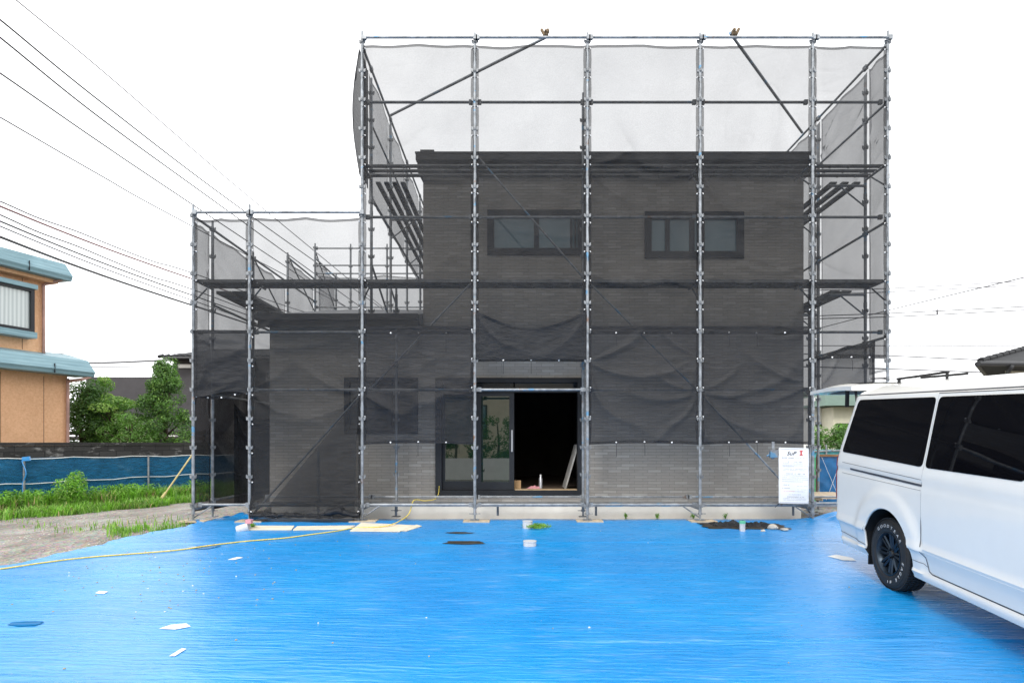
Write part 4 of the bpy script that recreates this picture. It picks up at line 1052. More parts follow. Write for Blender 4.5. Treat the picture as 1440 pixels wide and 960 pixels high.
tree('dark dense tree beside the orange house downpipe', at(112, 700, 10.0).xy.to_3d() + V((0, 0, GL)), 3.4, dict(n=46, z0=.3, r=.80, c=.34), 8000, .05, 52, ('leaf_dark', 'leaf_dark', 'leaf_mid'))
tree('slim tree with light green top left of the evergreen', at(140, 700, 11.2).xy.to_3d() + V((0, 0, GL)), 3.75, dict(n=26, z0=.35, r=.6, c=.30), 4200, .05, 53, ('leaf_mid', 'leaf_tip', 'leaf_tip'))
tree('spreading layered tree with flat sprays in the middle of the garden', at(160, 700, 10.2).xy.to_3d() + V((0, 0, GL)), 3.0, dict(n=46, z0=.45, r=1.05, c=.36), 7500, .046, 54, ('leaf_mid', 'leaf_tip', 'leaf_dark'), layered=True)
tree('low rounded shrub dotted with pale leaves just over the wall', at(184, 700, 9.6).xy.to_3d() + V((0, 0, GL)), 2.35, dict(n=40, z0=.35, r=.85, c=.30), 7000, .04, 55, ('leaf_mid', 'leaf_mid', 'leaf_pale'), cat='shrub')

# ------------------------------------------------------------------ left boundary
fn = thing('net_fence', 'blue mesh fence on steel posts along the left boundary', 'fence', fpt(2.0, 0))
mb = MB(); t0, t1 = -5.0, 9.0
def fence_top(t): return .86 + .02 * math.sin(t * 1.3)
mb.grid(lambda u, v: fpt(t0 + (t1 - t0) * u, .012 * math.sin(u * 90) + .02 * nz(u * 30, v * 2)) * 1.0 + V((0, 0, (fence_top(t0 + (t1 - t0) * u) - fpt(t0 + (t1 - t0) * u).z) * (1 - v) + 0.03 * v)), 160, 12)
mb.build('net_panel', 'blue_net', fn, smooth=True)
for zz, nm in ((.865, 'top_cord'), (.20, 'lower_cord')):
    mb = MB(); mb.tube([V((fpt(t0 + (t1 - t0) * k / 30).x, fpt(t0 + (t1 - t0) * k / 30).y, zz + .02 * math.sin(k * 1.9) + (0 if zz > .5 else .004 * k))) + FN * .02 for k in range(31)], .010, 5); mb.build(nm, 'cord', fn)
for t in (-1.8, 1.02 - .55, 3.72 - .55 + .2, 6.2, 8.2):
    p = fpt(t, .035); mb = MB(); mb.tube([p - V((0, 0, .1)), V((p.x, p.y, .90))], .024, 8); po = mb.build('post', 'steel', fn, smooth=40)
p = fpt(.47, .06); mb = MB(); mb.tube(smooth_path([V((p.x, p.y, .90)), V((p.x - .04, p.y - .02, .80)), V((p.x + .04, p.y, .5)), V((p.x - .05, p.y, .2)), V((p.x, p.y, -.2))]), .013, 6)
mb.obox((p.x + .05, p.y, .86), (.09, 0, 0.01), (0, .02, 0), (-.01, 0, .05)); mb.build('blue_tie', 'tarp', fn)
# block wall
mb = MB(); WQ = -.42
def wv_(t, z, q): p = F0 + FD * t + FN * (WQ - q); return V((p.x, p.y, z))
tt0, tt1 = -9.0, 13.0
mb.add([wv_(tt0, -.5, 0), wv_(tt1, -.5, 0), wv_(tt1, 1.18, 0), wv_(tt0, 1.18, 0), wv_(tt0, -.5, .15), wv_(tt1, -.5, .15), wv_(tt1, 1.18, .15), wv_(tt0, 1.18, .15)], [(0, 1, 2, 3), (5, 4, 7, 6), (3, 2, 6, 7), (0, 3, 7, 4), (1, 5, 6, 2)])
mb.add([wv_(tt0, 1.182, -.02), wv_(tt1, 1.182, -.02), wv_(tt1, 1.262, -.02), wv_(tt0, 1.262, -.02), wv_(tt0, 1.182, .17), wv_(tt1, 1.182, .17), wv_(tt1, 1.262, .17), wv_(tt0, 1.262, .17)], [(0, 1, 2, 3), (5, 4, 7, 6), (3, 2, 6, 7), (0, 3, 7, 4), (1, 5, 6, 2), (0, 4, 5, 1)])
o = mb.build('block_wall', 'block', uvs=lambda p: ((p - F0).dot(FD), p.z)); tag(o, 'blackened old concrete block wall behind the blue mesh fence', 'wall')
# yellow pole leaning
a, b = at(228, 692, 6.6), at(269, 641, 6.9)
a.z = gz(a.x, a.y) + .15
mb = MB(); mb.tube([a, b + (b - a) * .1], .022, 8); mb.tube([a - (b - a) * .06, a + (b - a) * .13], [.05, .035], 8); tag(mb.build('leaning_pole', 'bamboo', smooth=40), 'pale yellow pole leaning from the weeds towards the scaffold', 'pole')
# orange house
HD = V((-.338, -.941, 0)); HN = V((.941, -.338, 0)); HC = V((-13.55, 8.5, 0))
oh = thing('orange_house', 'orange rendered two storey house with teal eaves at the left edge', 'house', HC + V((0, 0, -.3)))
def hp(t, q, z): return HC + HD * t + HN * q + V((0, 0, z))
def hbox(mb, t0, t1, q0, q1, z0, z1): mb.add([hp(t0, q0, z0), hp(t1, q0, z0), hp(t1, q1, z0), hp(t0, q1, z0), hp(t0, q0, z1), hp(t1, q0, z1), hp(t1, q1, z1), hp(t0, q1, z1)], [(0, 3, 2, 1), (4, 5, 6, 7), (0, 1, 5, 4), (1, 2, 6, 5), (2, 3, 7, 6), (3, 0, 4, 7)])
mb = MB(); hbox(mb, 0, 9, -6, 0, -.4, 3.3); mb.build('lower_wall', 'orange', oh)
mb = MB(); hbox(mb, .66, 9, -6, -.02, 3.302, 5.92); mb.build('upper_wall', 'orange', oh)
mb = MB()
for t in (.65, 1.75): hbox(mb, t, t + .018, 0.0, .003, -.3, 3.2)
for t in (1.2,): hbox(mb, t, t + .018, -.02, -.017, 3.9, 6)
mb.build('joint', 'seam', oh)
def eave(te, zb, zt, q0, ov, name):
    mb = MB()
    prof = [(q0 - .3, zb + .02), (q0 + ov, zb), (q0 + ov + .06, zb + .14), (q0 + ov - .06, zt), (q0 - .3, zt + .22)]
    a = [hp(te, q, z) for q, z in prof]; a[3] = hp(te + .14, prof[3][0], prof[3][1]); a[4] = hp(te + .2, prof[4][0], prof[4][1])
    b = [hp(9, q, z) for q, z in prof]; n_ = len(a)
    mb.add(a + b, [tuple(range(n_)), tuple(reversed(range(n_, 2 * n_)))] + [(i, n_ + i, n_ + (i + 1) % n_, (i + 1) % n_) for i in range(n_)])
    r_ = mb.build(name, 'teal', oh)
    mb = MB(); hbox(mb, te + 1.15, te + 1.165, q0 + ov + .03, q0 + ov + .066, zb + .01, zt - .2); mb.build('joint', 'dark_frame', r_)
    return r_
eave(-.42, 3.26, 3.74, 0, .55, 'lower_eave'); eave(.24, 6.02, 6.50, 0, .55, 'upper_eave')
mb = MB(); hbox(mb, .45, 9, -6, .3, 5.921, 6.02); mb.build('soffit', 'orange', oh)
mb = MB(); mb.tube(smooth_path([hp(-.35, .5, 3.26), hp(-.1, .45, 3.16), hp(.02, .10, 3.10), hp(.03, .07, 2.9), hp(.03, .07, -.2)]), .045, 8); mb.build('downpipe', 'pipe_pink', oh, smooth=True)
mb = MB(); mb.tube(smooth_path([hp(.45, .45, 6.02), hp(.55, .3, 5.96), hp(.68, .06, 5.86), hp(.69, .05, 5.6), hp(.69, .05, 3.8)]), .042, 8); mb.build('downpipe', 'pipe_pink', oh, smooth=True)
mb = MB(); wz0, wz1 = 4.38, 5.60
hbox(mb, 1.08, 4.2, -.02, .30, wz0, wz0 + .09); hbox(mb, 1.08, 4.2, -.02, .30, wz1 - .07, wz1); hbox(mb, 1.08, 1.17, -.02, .30, wz0 + .091, wz1 - .071); hbox(mb, 2.6, 2.68, .2, .30, wz0 + .091, wz1 - .071); hbox(mb, 4.11, 4.2, -.02, .30, wz0 + .091, wz1 - .071)
wd = mb.build('bay_window', 'dark_frame', oh)
mb = MB(); hbox(mb, 1.03, 4.25, -.02, .36, wz1 + .001, wz1 + .13); mb.build('window_head', 'teal', wd)
mb = MB(); hbox(mb, 1.05, 4.25, -.02, .36, wz0 - .17, wz0 - .001); mb.build('window_sill', 'teal', wd)
mb = MB(); hbox(mb, 1.171, 4.11, .20, .22, wz0 + .092, wz1 - .072); mb.build('pane', 'curtain', wd)
# charcoal house
dh = thing('charcoal_house', 'charcoal clad house with tiled roof beyond the garden trees', 'house', (-18, 23, -.3))
def bx(a, b, y0, y1, top, nm, mat, par, zb=-.3):
    s = (y0 + D) / F; mb = MB(); mb.box(((a - CX) * s, y0, zb), ((b - CX) * s, y1, 1.26 + (CY - top) * s)); return mb.build(nm, mat, par)
bx(121, 300, 20.5, 26, 530, 'low_wall_block', 'dark_house', dh); bx(244, 440, 20.3, 27, 506, 'tall_wall_block', 'dark_house', dh)
s = (19.9 + D) / F; xa, xb, zr = (228 - CX) * s, (450 - CX) * s, 1.26 + (CY - 503) * s
mb = MB(); mb.prism([(xa, 19.6, zr), (xa, 27.5, zr), (xa + .6, 23.5, zr + 1.0)], (xb - xa, 0, 0)); rf = mb.build('roof', 'tile', dh)
mb = MB()
for k in range(26): mb.tube([(xa + .05 + k * .3, 19.55, zr + .01), (xa + .05 + k * .3, 19.9, zr + .10)], .085, 8)
mb.build('eave_tile', 'tile', rf)
mb = MB(); mb.tube([(xa + .3, 19.5, zr - .06), (xb, 19.5, zr - .06)], .06, 8); mb.build('gutter', 'fascia', rf)
bx(250, 268, 20.2, 20.29, 512, 'roof_vent', 'white', dh, 1.26 + (CY - 517) * (20.2 + D) / F)
mb = MB(); mb.box((-17.2, 20.0, 1.4), (-16.85, 20.29, 1.75)); mb.build('meter_box', 'white', dh)
sf = thing('slat_fence', 'dark horizontal slat fence in front of the charcoal house', 'fence', (-16, 16, -.3))
for k in range(5): mb = MB(); mb.box((-20, 16.0, .7 + k * .22), (-6, 16.03, .86 + k * .22)); mb.build('slat', 'dark_slat', sf)
for k in range(7): mb = MB(); mb.box((-20 + k * 2.2, 16.031, -.3), (-19.92 + k * 2.2, 16.1, 1.8)); mb.build('post', 'dark_slat', sf)
# far power mast
mb = MB(); p = at(117, 622, 70)
for dx in (-.45, .45):
    mb.tube([(p.x + dx, 70, 0), (p.x + dx * .8, 70, 7.6)], .05, 5)
for k in range(8): mb.tube([(p.x - .42, 70, .8 * k + 1), (p.x + .42, 70, .8 * k + 1.8)], .03, 4); mb.tube([(p.x - .42, 70, .8 * k + 1.8), (p.x + .42, 70, .8 * k + 1.8)], .03, 4)
mb.tube([(p.x - .9, 70, 7.4), (p.x + .9, 70, 7.4)], .05, 4)
tag(mb.build('lattice_mast', 'wire_grey'), 'distant lattice mast between the orange house and the trees', 'mast')

# ------------------------------------------------------------------ right side
rh = thing('tiled_house', 'house corner with dark tiled eave and gutter at the right edge', 'house', (14, 6, 0))
e0 = at(1379, 508, 5.0)
mb = MB(); wp = [V((e0.x, 5.0, -.1)) + V(q) for q in ((1.5, 1.1, 0), (9, 1.9, 0), (15.5, 9.2, 0), (8, 8.4, 0))]; mb.prism(wp, (0, 0, e0.z)); mb.build('wall', 'beige', rh)
mb = MB(); A0 = V((e0.x, 5.0, e0.z)); th = .10
rid = A0 + V((6.2, 4.6, 1.35))
A1, A3 = A0 + V((9.5, 1.0, 0)), A0 + V((7.6, 8.6, 0)); A2 = A1 + V((7.6, 8.6, 0)); rid2 = rid + V((3, .6, 0))
mb.add([A0, A1, A2, A3, rid, rid2, A0 - V((0, 0, th)), A1 - V((0, 0, th)), A2 - V((0, 0, th)), A3 - V((0, 0, th))], [(0, 1, 5, 4), (1, 2, 5), (2, 3, 4, 5), (3, 0, 4), (0, 6, 7, 1), (1, 7, 8, 2), (2, 8, 9, 3), (3, 9, 6, 0), (6, 9, 8, 7)])
rr_ = mb.build('roof', 'tile', rh)
mb = MB()
for k in range(16): p = A0.lerp(rid, k / 15.); q_ = A0.lerp(rid, (k + 1.25) / 15.); mb.tube([p + V((0, 0, .02)), q_ + V((0, 0, .01))], [.075, .06], 8)
mb.build('hip_tile', 'tile', rr_, smooth=40)
mb = MB(); mb.tube([A0 + V((-.1, -.06, -.06)), A1 + V((.1, -.06, -.06))], .065, 8); mb.tube([A0 + V((-.04, .04, -.06)), A3 + V((-.04, .04, -.06))], .065, 8); mb.build('gutter', 'fascia', rr_, smooth=40)
mb = MB(); mb.tube(smooth_path([A0 + V((.75, -.05, -.10)), A0 + V((.75, .05, -.22)), A0 + V((1.3, .8, -.45)), A0 + V((1.3, .82, -3))]), .045, 8); mb.build('downpipe', 'fascia', rr_, smooth=40)
mb = MB(); c0 = at(1368, 533, 8.5); mb.prism([(c0.x + .2, 8.5, c0.z - .02), (c0.x + 6, 8.5, c0.z - .02), (c0.x + 6, 8.5, c0.z + .55)], (0, 1.5, 0))
tag(mb.build('lean_to_roof', 'orange_roof'), 'orange sloping lean-to roof just above the van roof line', 'roof')
gh = thing('cream_house', 'cream house with green roof seen under the raised tailgate', 'house', (13, 17, 0))
s = (16.5 + D) / F
mb = MB(); mb.box((X1(1172, 16.5), 16.5, -.1), (X1(1172, 16.5) + 8, 22, 1.26 + (622 - 572) * s)); wl = mb.build('wall', 'cream', gh)
mb = MB(); mb.box((X1(1140, 17.5), 17.5, -.1), (X1(1172, 16.5) - .01, 22, 1.26 + (622 - 556) * s)); mb.build('side_wall', 'white', gh)
mb = MB(); xa = X1(1160, 16); z = 1.26 + (622 - 571) * s; mb.prism([(xa, 15.9, z), (xa + 9, 15.9, z), (xa + 8, 18, z + .9), (xa + 1.0, 18, z + .9)], (0, 4, 0)); mb.build('roof', 'green_roof', gh)
mb = MB(); mb.box((X1(1176, 16.48), 16.46, 1.3), (X1(1176, 16.5) + .9, 16.495, 2.1)); mb.build('window', 'dark_frame', gh)
mb = MB(); mb.box((X1(1148, 17.4), 17.46, 1.2), (X1(1166, 17.4), 17.495, 1.75)); mb.box((X1(1148, 17.4), 17.46, 2.0), (X1(1170, 17.4), 17.495, 2.1)); mb.build('shutter', 'dark_frame', gh)
rnd = random.Random(91); mb = MB(); hx0, hx1 = X1(1135, 13.5), X1(1300, 13.5)
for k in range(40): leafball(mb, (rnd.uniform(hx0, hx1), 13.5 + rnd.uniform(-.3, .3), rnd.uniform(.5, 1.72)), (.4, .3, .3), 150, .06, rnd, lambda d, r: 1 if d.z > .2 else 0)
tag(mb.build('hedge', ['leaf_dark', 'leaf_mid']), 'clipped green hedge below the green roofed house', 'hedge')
tb = thing('teal_fence', 'teal board fence behind the blue sheeted panel', 'fence', (9, 8.5, 0))
mb = MB(); mb.box((X1(1130, 8.5), 8.5, -.1), (X1(1300, 8.5), 8.54, 1.05)); mb.build('board_panel', 'teal_board', tb)
mb = MB(); mb.tube([(X1(1130, 8.4), 8.45, .98), (X1(1300, 8.4), 8.45, 1.10)], .03, 6); mb.build('rail', 'steel', tb)
for px in (1163, 1185, 1215): mb = MB(); mb.tube([(X1(px, 8.4), 8.44, -.05), (X1(px, 8.4), 8.44, 1.2)], .025, 6); mb.build('post', 'steel', tb)
bp = thing('sheeted_panel', 'blue sheeted panel in a brown frame behind the van rear', 'panel', (X1(1190, 3.6), 3.6, -.05))
mb = MB(); xa, xb = X1(1151, 3.6), X1(1262, 3.6); mb.grid(lambda u, v: (xa + (xb - xa) * u, 3.6 + .02 * nz(u * 9, v * 5), -.05 + 1.0 * v), 40, 20); mb.build('blue_sheeting', 'blue_board', bp, smooth=True)
mb = MB(); mb.box((xa - .04, 3.55, .951), (xb + .04, 3.62, 1.0)); mb.box((xa - .05, 3.55, -.05), (xa - .001, 3.62, .95)); mb.box((xb + .001, 3.55, -.05), (xb + .05, 3.62, .95)); mb.build('frame', 'brown_frame', bp)
mb = MB()
for a, b in ((.05, .45), (.5, .15)): mb.tube([(xa + a, 3.56, .94), (xa + b, 3.56, .0)], .004, 4)
mb.build('tie_cord', 'cord', bp)
mb = MB(); mb.box((X1(1141, 2.6), 2.6, .05), (X1(1147, 2.6), 2.64, .95)); tag(mb.build('green_stake', 'green_paint'), 'bright green stake behind the pole next to the notice', 'stake')

# ------------------------------------------------------------------ behind the camera (seen mirrored in the glass)
bw = MB(); bw.box((-14, -20.2, -.8), (14, -20.0, .42)); tag(bw.build('garden_wall', 'white'), 'low white garden wall mirrored in the sliding door glass', 'wall')
oh2 = thing('mirrored_house', 'beige house across the road mirrored in the sliding door glass', 'house', (0, -27, -.7))
mb = MB(); mb.box((-9, -34, -.7), (7, -27, 5.5)); mb.build('wall', 'beige', oh2)
mb = MB(); mb.prism([(-9.6, -26.5, 5.45), (-9.6, -34.5, 5.45), (-9.6, -30.5, 7.2)], (17.2, 0, 0)); mb.build('roof', 'tile', oh2)
for x in (-3.1, 1.4, -6.5):
    mb = MB(); mb.box((x, -27.0, 1.5), (x + 1.3, -26.94, 3.7)); w_ = mb.build('window', 'dark_frame', oh2)
    mb = MB(); mb.box((x + .1, -26.939, 1.6), (x + 1.2, -26.92, 3.6)); mb.build('pane', 'glass_upper', w_)
rnd = random.Random(17)
for k, (x, lab) in enumerate(((-3.4, 'dark garden tree mirrored left in the sliding door glass'), (-1.0, 'broad dark garden tree mirrored in the middle of the door glass'), (1.4, 'dark garden tree mirrored at the sash edge'))):
    root = thing('garden_tree', lab, 'tree', (x, -22, -.7)); mb = MB(); mb.tube([(x, -22, -.7), (x + .1, -22, 1.2), (x, -22, 2.4)], [.09, .07, .03], 7); mb.build('trunk', 'bark', root)
    mb = MB()
    for j in range(24): leafball(mb, (x + rnd.uniform(-1.2, 1.2), -22 + rnd.uniform(-.7, .7), rnd.uniform(.3, 2.6)), (.5, .4, .3), 130, .08, rnd, lambda d, r: 0)
    mb.build('crown', 'leaf_dark', root)

# ------------------------------------------------------------------ wires
def wire(pts, r, mat, label, sag=0.0, group='overhead wires'):
    P = [at(px, py, d - D) for px, py, d in pts]; r = max(r * 2.2, .00085 * sum(d for _, _, d in pts) / len(pts))
    P = [P[0] + (P[0] - P[1]) * 2.5] + P + [P[-1] + (P[-1] - P[-2]) * .6]
    mb = MB(); mb.tube(smooth_path(P, 10), r, 5); return tag(mb.build('overhead_wire', mat), label, 'wire', group)
U = 'strung high across the upper left sky'
wire([(-80, -35, 14), (0, 28, 16), (150, 150, 21), (345, 298, 31), (560, 450, 50)], .012, 'wire', 'topmost black wire ' + U)
wire([(-80, -10, 14), (0, 53, 16), (150, 173, 21), (325, 300, 30), (560, 470, 50)], .012, 'wire', 'second black wire down ' + U)
wire([(-80, 50, 14), (0, 103, 16), (140, 200, 21), (277, 292, 27), (560, 480, 50)], .011, 'wire', 'third black wire down ' + U)
wire([(-80, 120, 16), (0, 165, 18), (140, 246, 23), (270, 318, 29), (560, 470, 50)], .007, 'wire_grey', 'thin grey wire below the three black ones')
wire([(10, -10, 22), (150, 105, 27), (330, 260, 34), (560, 450, 50)], .004, 'wire_faint', 'faintest hairline wire above the black ones')
for k, (ya, yb, r, mt, lab) in enumerate(((283, 385, .006, 'wire_grey', 'thin uppermost cable of the lower left bundle'), (290, 392, .012, 'wire_red', 'reddish second cable of the lower left bundle'), (302, 408, .009, 'wire', 'wavy black third cable of the lower left bundle'),
                                     (311, 415, .011, 'wire', 'straight black fourth cable of the lower left bundle'), (318, 422, .006, 'wire_grey', 'thin grey fifth cable of the lower left bundle'), (333, 429, .016, 'wire', 'thick lowest black cable of the lower left bundle'))):
    pts = [(-90, ya - (yb - ya) * .36, 13)]
    for j in range(6):
        t = j / 5; pts.append((270 * t, ya + (yb - ya) * t + 5 * math.sin(PI * t) * .6 + (1.5 * math.sin(j * 2.1) if k in (2, 0) else 0), 15 + 9 * t))
    pts += [(420, yb + (yb - ya) * .50, 33), (560, yb + (yb - ya) * .9, 45)]
    wire(pts, r, mt, lab)
for k, (pts, r, mt, lab) in enumerate((
    ([(60, 497, 36), (150, 496.5, 36), (280, 497, 36)], .012, 'wire_faint', 'faint level wire over the charcoal house, uppermost'),
    ([(60, 508, 36), (140, 510, 36), (240, 506, 36), (300, 504, 36)], .026, 'wire_grey', 'sagging double wire over the charcoal house'),
    ([(60, 515, 36), (160, 515.5, 36), (300, 514, 36)], .014, 'wire_grey', 'lowest level wire over the charcoal house'),
    ([(1150, 462, 40), (1250, 436, 34), (1440, 390, 26), (1520, 370, 23)], .012, 'wire_grey', 'dark wire rising steeply to the right edge'),
    ([(1150, 408, 36), (1260, 405, 36), (1500, 392, 36)], .010, 'wire_faint', 'faint wire on the right, highest of its pair'),
    ([(1150, 414, 36), (1260, 410, 36), (1500, 398, 36)], .010, 'wire_faint', 'faint wire on the right, lower of its pair'),
    ([(1150, 444, 36), (1260, 440, 36), (1440, 431, 36), (1500, 428, 36)], .014, 'wire_grey', 'upper grey wire crossing the spacer on the right'),
    ([(1150, 448, 36), (1260, 445, 36), (1440, 436, 36), (1500, 433, 36)], .014, 'wire_grey', 'lower grey wire crossing the spacer on the right'),
    ([(1150, 486, 36), (1300, 486, 36), (1500, 487, 36)], .012, 'wire_faint', 'level faint wire above the tiled eave'),
    ([(1150, 498, 36), (1260, 500.5, 36), (1500, 512, 36)], .016, 'wire_grey', 'grey wire running down to the tiled eave'),
    ([(1150, 516, 36), (1260, 519, 36), (1500, 528, 36)], .018, 'wire_grey', 'lowest grey wire just over the van roof'))):
    wire(pts, r, mt, lab)
mb = MB(); p = at(1318, 439, 26.5); mb.box((p.x - .035, p.y - .035, p.z - .16), (p.x + .035, p.y + .035, p.z + .16)); tag(mb.build('wire_spacer', 'wire_grey'), 'small spacer clipped on the right hand grey wires', 'spacer', 'overhead wires')

# ------------------------------------------------------------------ van
a_, p_ = math.radians(4.5), math.radians(3.0)
R_ = V((math.sin(a_) * math.cos(p_), math.cos(a_) * math.cos(p_), math.sin(p_))); O_ = V((-math.cos(a_), math.sin(a_), 0)); UPV = R_.cross(O_)
G0 = V((3.6752, -3.632, -.1762))
HWW = .93
van = bpy.data.objects.new('white_van', None); COL.objects.link(van)
rot = Matrix((R_, O_, UPV)).transposed().to_4x4()
van.matrix_world = Matrix.Translation(G0 + R_ * -1.3 + O_ * -HWW) @ rot
tag(van, 'white van with its tailgate raised parked on the blue sheet', 'van'); OFF[van] = V((0, 0, 0))
def VL(u, w, h): return V((u + 1.3, w + HWW, h))
PROF = [(.225, -.05), (.235, -.012), (.27, .004), (.305, .006), (.325, -.006), (.40, .004), (.485, .022), (.505, .043), (.53, .046), (.57, .036), (.75, .042), (.95, .047), (1.05, .047), (1.075, .040), (1.11, .040), (1.13, .046), (1.20, .042), (1.26, .028), (1.40, .004), (1.60, -.028), (1.80, -.062), (1.885, -.078), (1.905, -.086), (1.915, -.105), (1.935, -.112), (1.95, -.135), (1.98, -.20), (2.015, -.32), (2.045, -.48), (2.065, -.68), (2.07, -.93)]
def prof(h):
    for (h0, w0), (h1, w1) in zip(PROF, PROF[1:]):
        if h <= h1: return w0 + (w1 - w0) * (h - h0) / (h1 - h0)
    return PROF[-1][1]
def uend(h): return 1.05 + .06 * sm(.22, .6, h) - .155 * sm(1.2, 1.93, h) - .06 * sm(1.9, 2.07, h)
RC = .11
def flare(u, h, u0):
    r = math.hypot(u - u0, h - .37); return .020 * (1 - sm(.55, .64, r)) if h > .3 else 0
def S(a, h, off=0.0):
    w = prof(h) + flare(a, h, 0.0) + flare(a, h, -2.57); ue = uend(h); ac = ue - RC
    if a <= ac: return VL(a, w + off, h)
    th = (a - ac) / RC
    if th < PI / 2: return VL(ac + (RC + off) * math.sin(th), w - RC + (RC + off) * math.cos(th), h)
    return VL(ue + off, w - RC - (a - ac - RC * PI / 2), h)
# body: columns along a
hs = []
for (h0, w0), (h1, w1) in zip(PROF, PROF[1:]):
    k = max(1, int((h1 - h0) / .035)) if h1 < 1.95 else 1
    hs += [h0 + (h1 - h0) * i / k for i in range(k)]
hs.append(PROF[-1][0])
def ufront(h): return -3.62 + .12 * sm(.9, .3, h) + .95 * sm(1.05, 2.05, h)
cols = []; N1, N2 = 112, 7
mb = MB()
def column(h, w_h, j):
    pts = []
    uf, ue = ufront(h), uend(h); wl = w_h; half = HWW + wl
    rf_ = min(.28, half * .9)
    for k in range(6): t = PI / 2 * k / 6; pts.append((uf + rf_ * (1 - math.sin(t)), -HWW + half - rf_ * (1 - math.cos(t)) , h)) if False else None
    fr = []
    rr = min(.3, half)
    fr.append((uf, -HWW))
    for k in range(7): t = PI / 2 * k / 6; fr.append((uf + rr * (1 - math.cos(t)), wl - rr * (1 - math.sin(t))))
    pts = [VL(u, w, h) for u, w in fr]
    ua, ub = uf + rr, ue - RC
    for k in range(1, N1):
        u = ua + (ub - ua) * k / N1; pts.append(VL(u, wl + flare(u, h, 0) + flare(u, h, -2.57), h))
    rc = min(RC, max(.001, half))
    for k in range(N2 + 1): t = PI / 2 * k / N2; pts.append(VL(ub + rc * math.sin(t), wl - rc * (1 - math.cos(t)), h))
    pts.append(VL(ue, -HWW, h)); return pts
rows = [column(h, prof(h), j) for j, h in enumerate(hs)]
nc = len(rows[0])
bm = bmesh.new()
def addside(mirror):
    g = []
    for r in rows:
        g.append([bm.verts.new((p.x, -p.y if mirror else p.y, p.z)) for p in r])
    for j in range(len(g) - 1):
        for i in range(nc - 1):
            q = (g[j][i], g[j][i + 1], g[j + 1][i + 1], g[j + 1][i])
            try: bm.faces.new(q if mirror else q[::-1])
            except ValueError: pass
    return g
ga, gb = addside(False), addside(True)
for g, mir in ((ga, False), (gb, True)):       # floor
    c = [bm.verts.new((v.co.x, 0, .24)) for v in g[0]]
    for i in range(nc - 1):
        q = (g[0][i], g[0][i + 1], c[i + 1], c[i]); bm.faces.new(q[::-1] if mir else q)
bmesh.ops.remove_doubles(bm, verts=bm.verts, dist=.0015)
bmesh.ops.dissolve_degenerate(bm, edges=bm.edges, dist=.0005)
bmesh.ops.recalc_face_normals(bm, faces=bm.faces)
me = bpy.data.meshes.new('body'); bm.to_mesh(me); bm.free()
me.materials.append(M['paint']); me.materials.append(M['trim'])
body = bpy.data.objects.new('body', me); COL.objects.link(body)
cut = MB()
for u0 in (0.0, -2.57):
    for s_ in (1, -1):
        c = VL(u0 - .02, 0, .365); y0, y1 = s_ * (HWW + .2), s_ * (HWW - .34)
        n_ = 48; ring = [(c.x + .425 * math.cos(2 * PI * k / n_), c.z + .43 * math.sin(2 * PI * k / n_)) for k in range(n_)]
        A_ = [(x, y0, z) for x, z in ring]; B2 = [(x, y1, z) for x, z in ring]
        b0 = A_ + B2; fs = [tuple(range(n_)), tuple(reversed(range(n_, 2 * n_)))] + [(i, n_ + i, n_ + (i + 1) % n_, (i + 1) % n_) for i in range(n_)]
        cut.add(b0, fs)
cu = cut.build('cutter', ['trim'], local=True)
bm = bmesh.new(); bm.from_mesh(cu.data); bmesh.ops.recalc_face_normals(bm, faces=bm.faces); bm.to_mesh(cu.data); bm.free()
md = body.modifiers.new('cut', 'BOOLEAN'); md.operation = 'DIFFERENCE'; md.object = cu; md.solver = 'EXACT'; md.material_mode = 'TRANSFER'
dg = bpy.context.evaluated_depsgraph_get(); dg.update()
me2 = bpy.data.meshes.new_from_object(body.evaluated_get(dg)); body.modifiers.clear(); body.data = me2
bpy.data.objects.remove(cu)
me2.polygons.foreach_set('use_smooth', [True] * len(me2.polygons)); me2.set_sharp_from_angle(angle=math.radians(38))
body.parent = van; OFF[body] = V((0, 0, 0))
# surface panels: convex region in (a,h) clipped from a grid and laid on the body side
def region(poly, step=.04):
    us = [p[0] for p in poly]; hs_ = [p[1] for p in poly]
    bm = bmesh.new(); nu = max(1, int((max(us) - min(us)) / step)); nh = max(1, int((max(hs_) - min(hs_)) / step))
    g = [[bm.verts.new((min(us) - .001 + (max(us) - min(us) + .002) * i / nu, min(hs_) - .001 + (max(hs_) - min(hs_) + .002) * j / nh, 0)) for i in range(nu + 1)] for j in range(nh + 1)]
    for j in range(nh):
        for i in range(nu): bm.faces.new((g[j][i], g[j][i + 1], g[j + 1][i + 1], g[j + 1][i]))
    cx_ = sum(us) / len(us); cy_ = sum(hs_) / len(hs_)
    for i in range(len(poly)):
        p, q = V((*poly[i], 0)), V((*poly[(i + 1) % len(poly)], 0)); d = q - p
        if d.length < 1e-6: continue
        nrm = V((d.y, -d.x, 0)).normalized()
        if (V((cx_, cy_, 0)) - p).dot(nrm) > 0: nrm = -nrm
        bmesh.ops.bisect_plane(bm, geom=bm.verts[:] + bm.edges[:] + bm.faces[:], plane_co=p, plane_no=nrm, clear_outer=True)
    return bm
def rounded(poly, r, n=5):
    out_ = []; k = len(poly)
    for i in range(k):
        p0, p1, p2 = V(poly[i - 1]), V(poly[i]), V(poly[(i + 1) % k]); a = p1 + (p0 - p1).normalized() * r; b = p1 + (p2 - p1).normalized() * r
        for j in range(n + 1): t = j / n; q = a * (1 - t) ** 2 + p1 * 2 * t * (1 - t) + b * t * t; out_.append((q.x, q.y))
    return out_
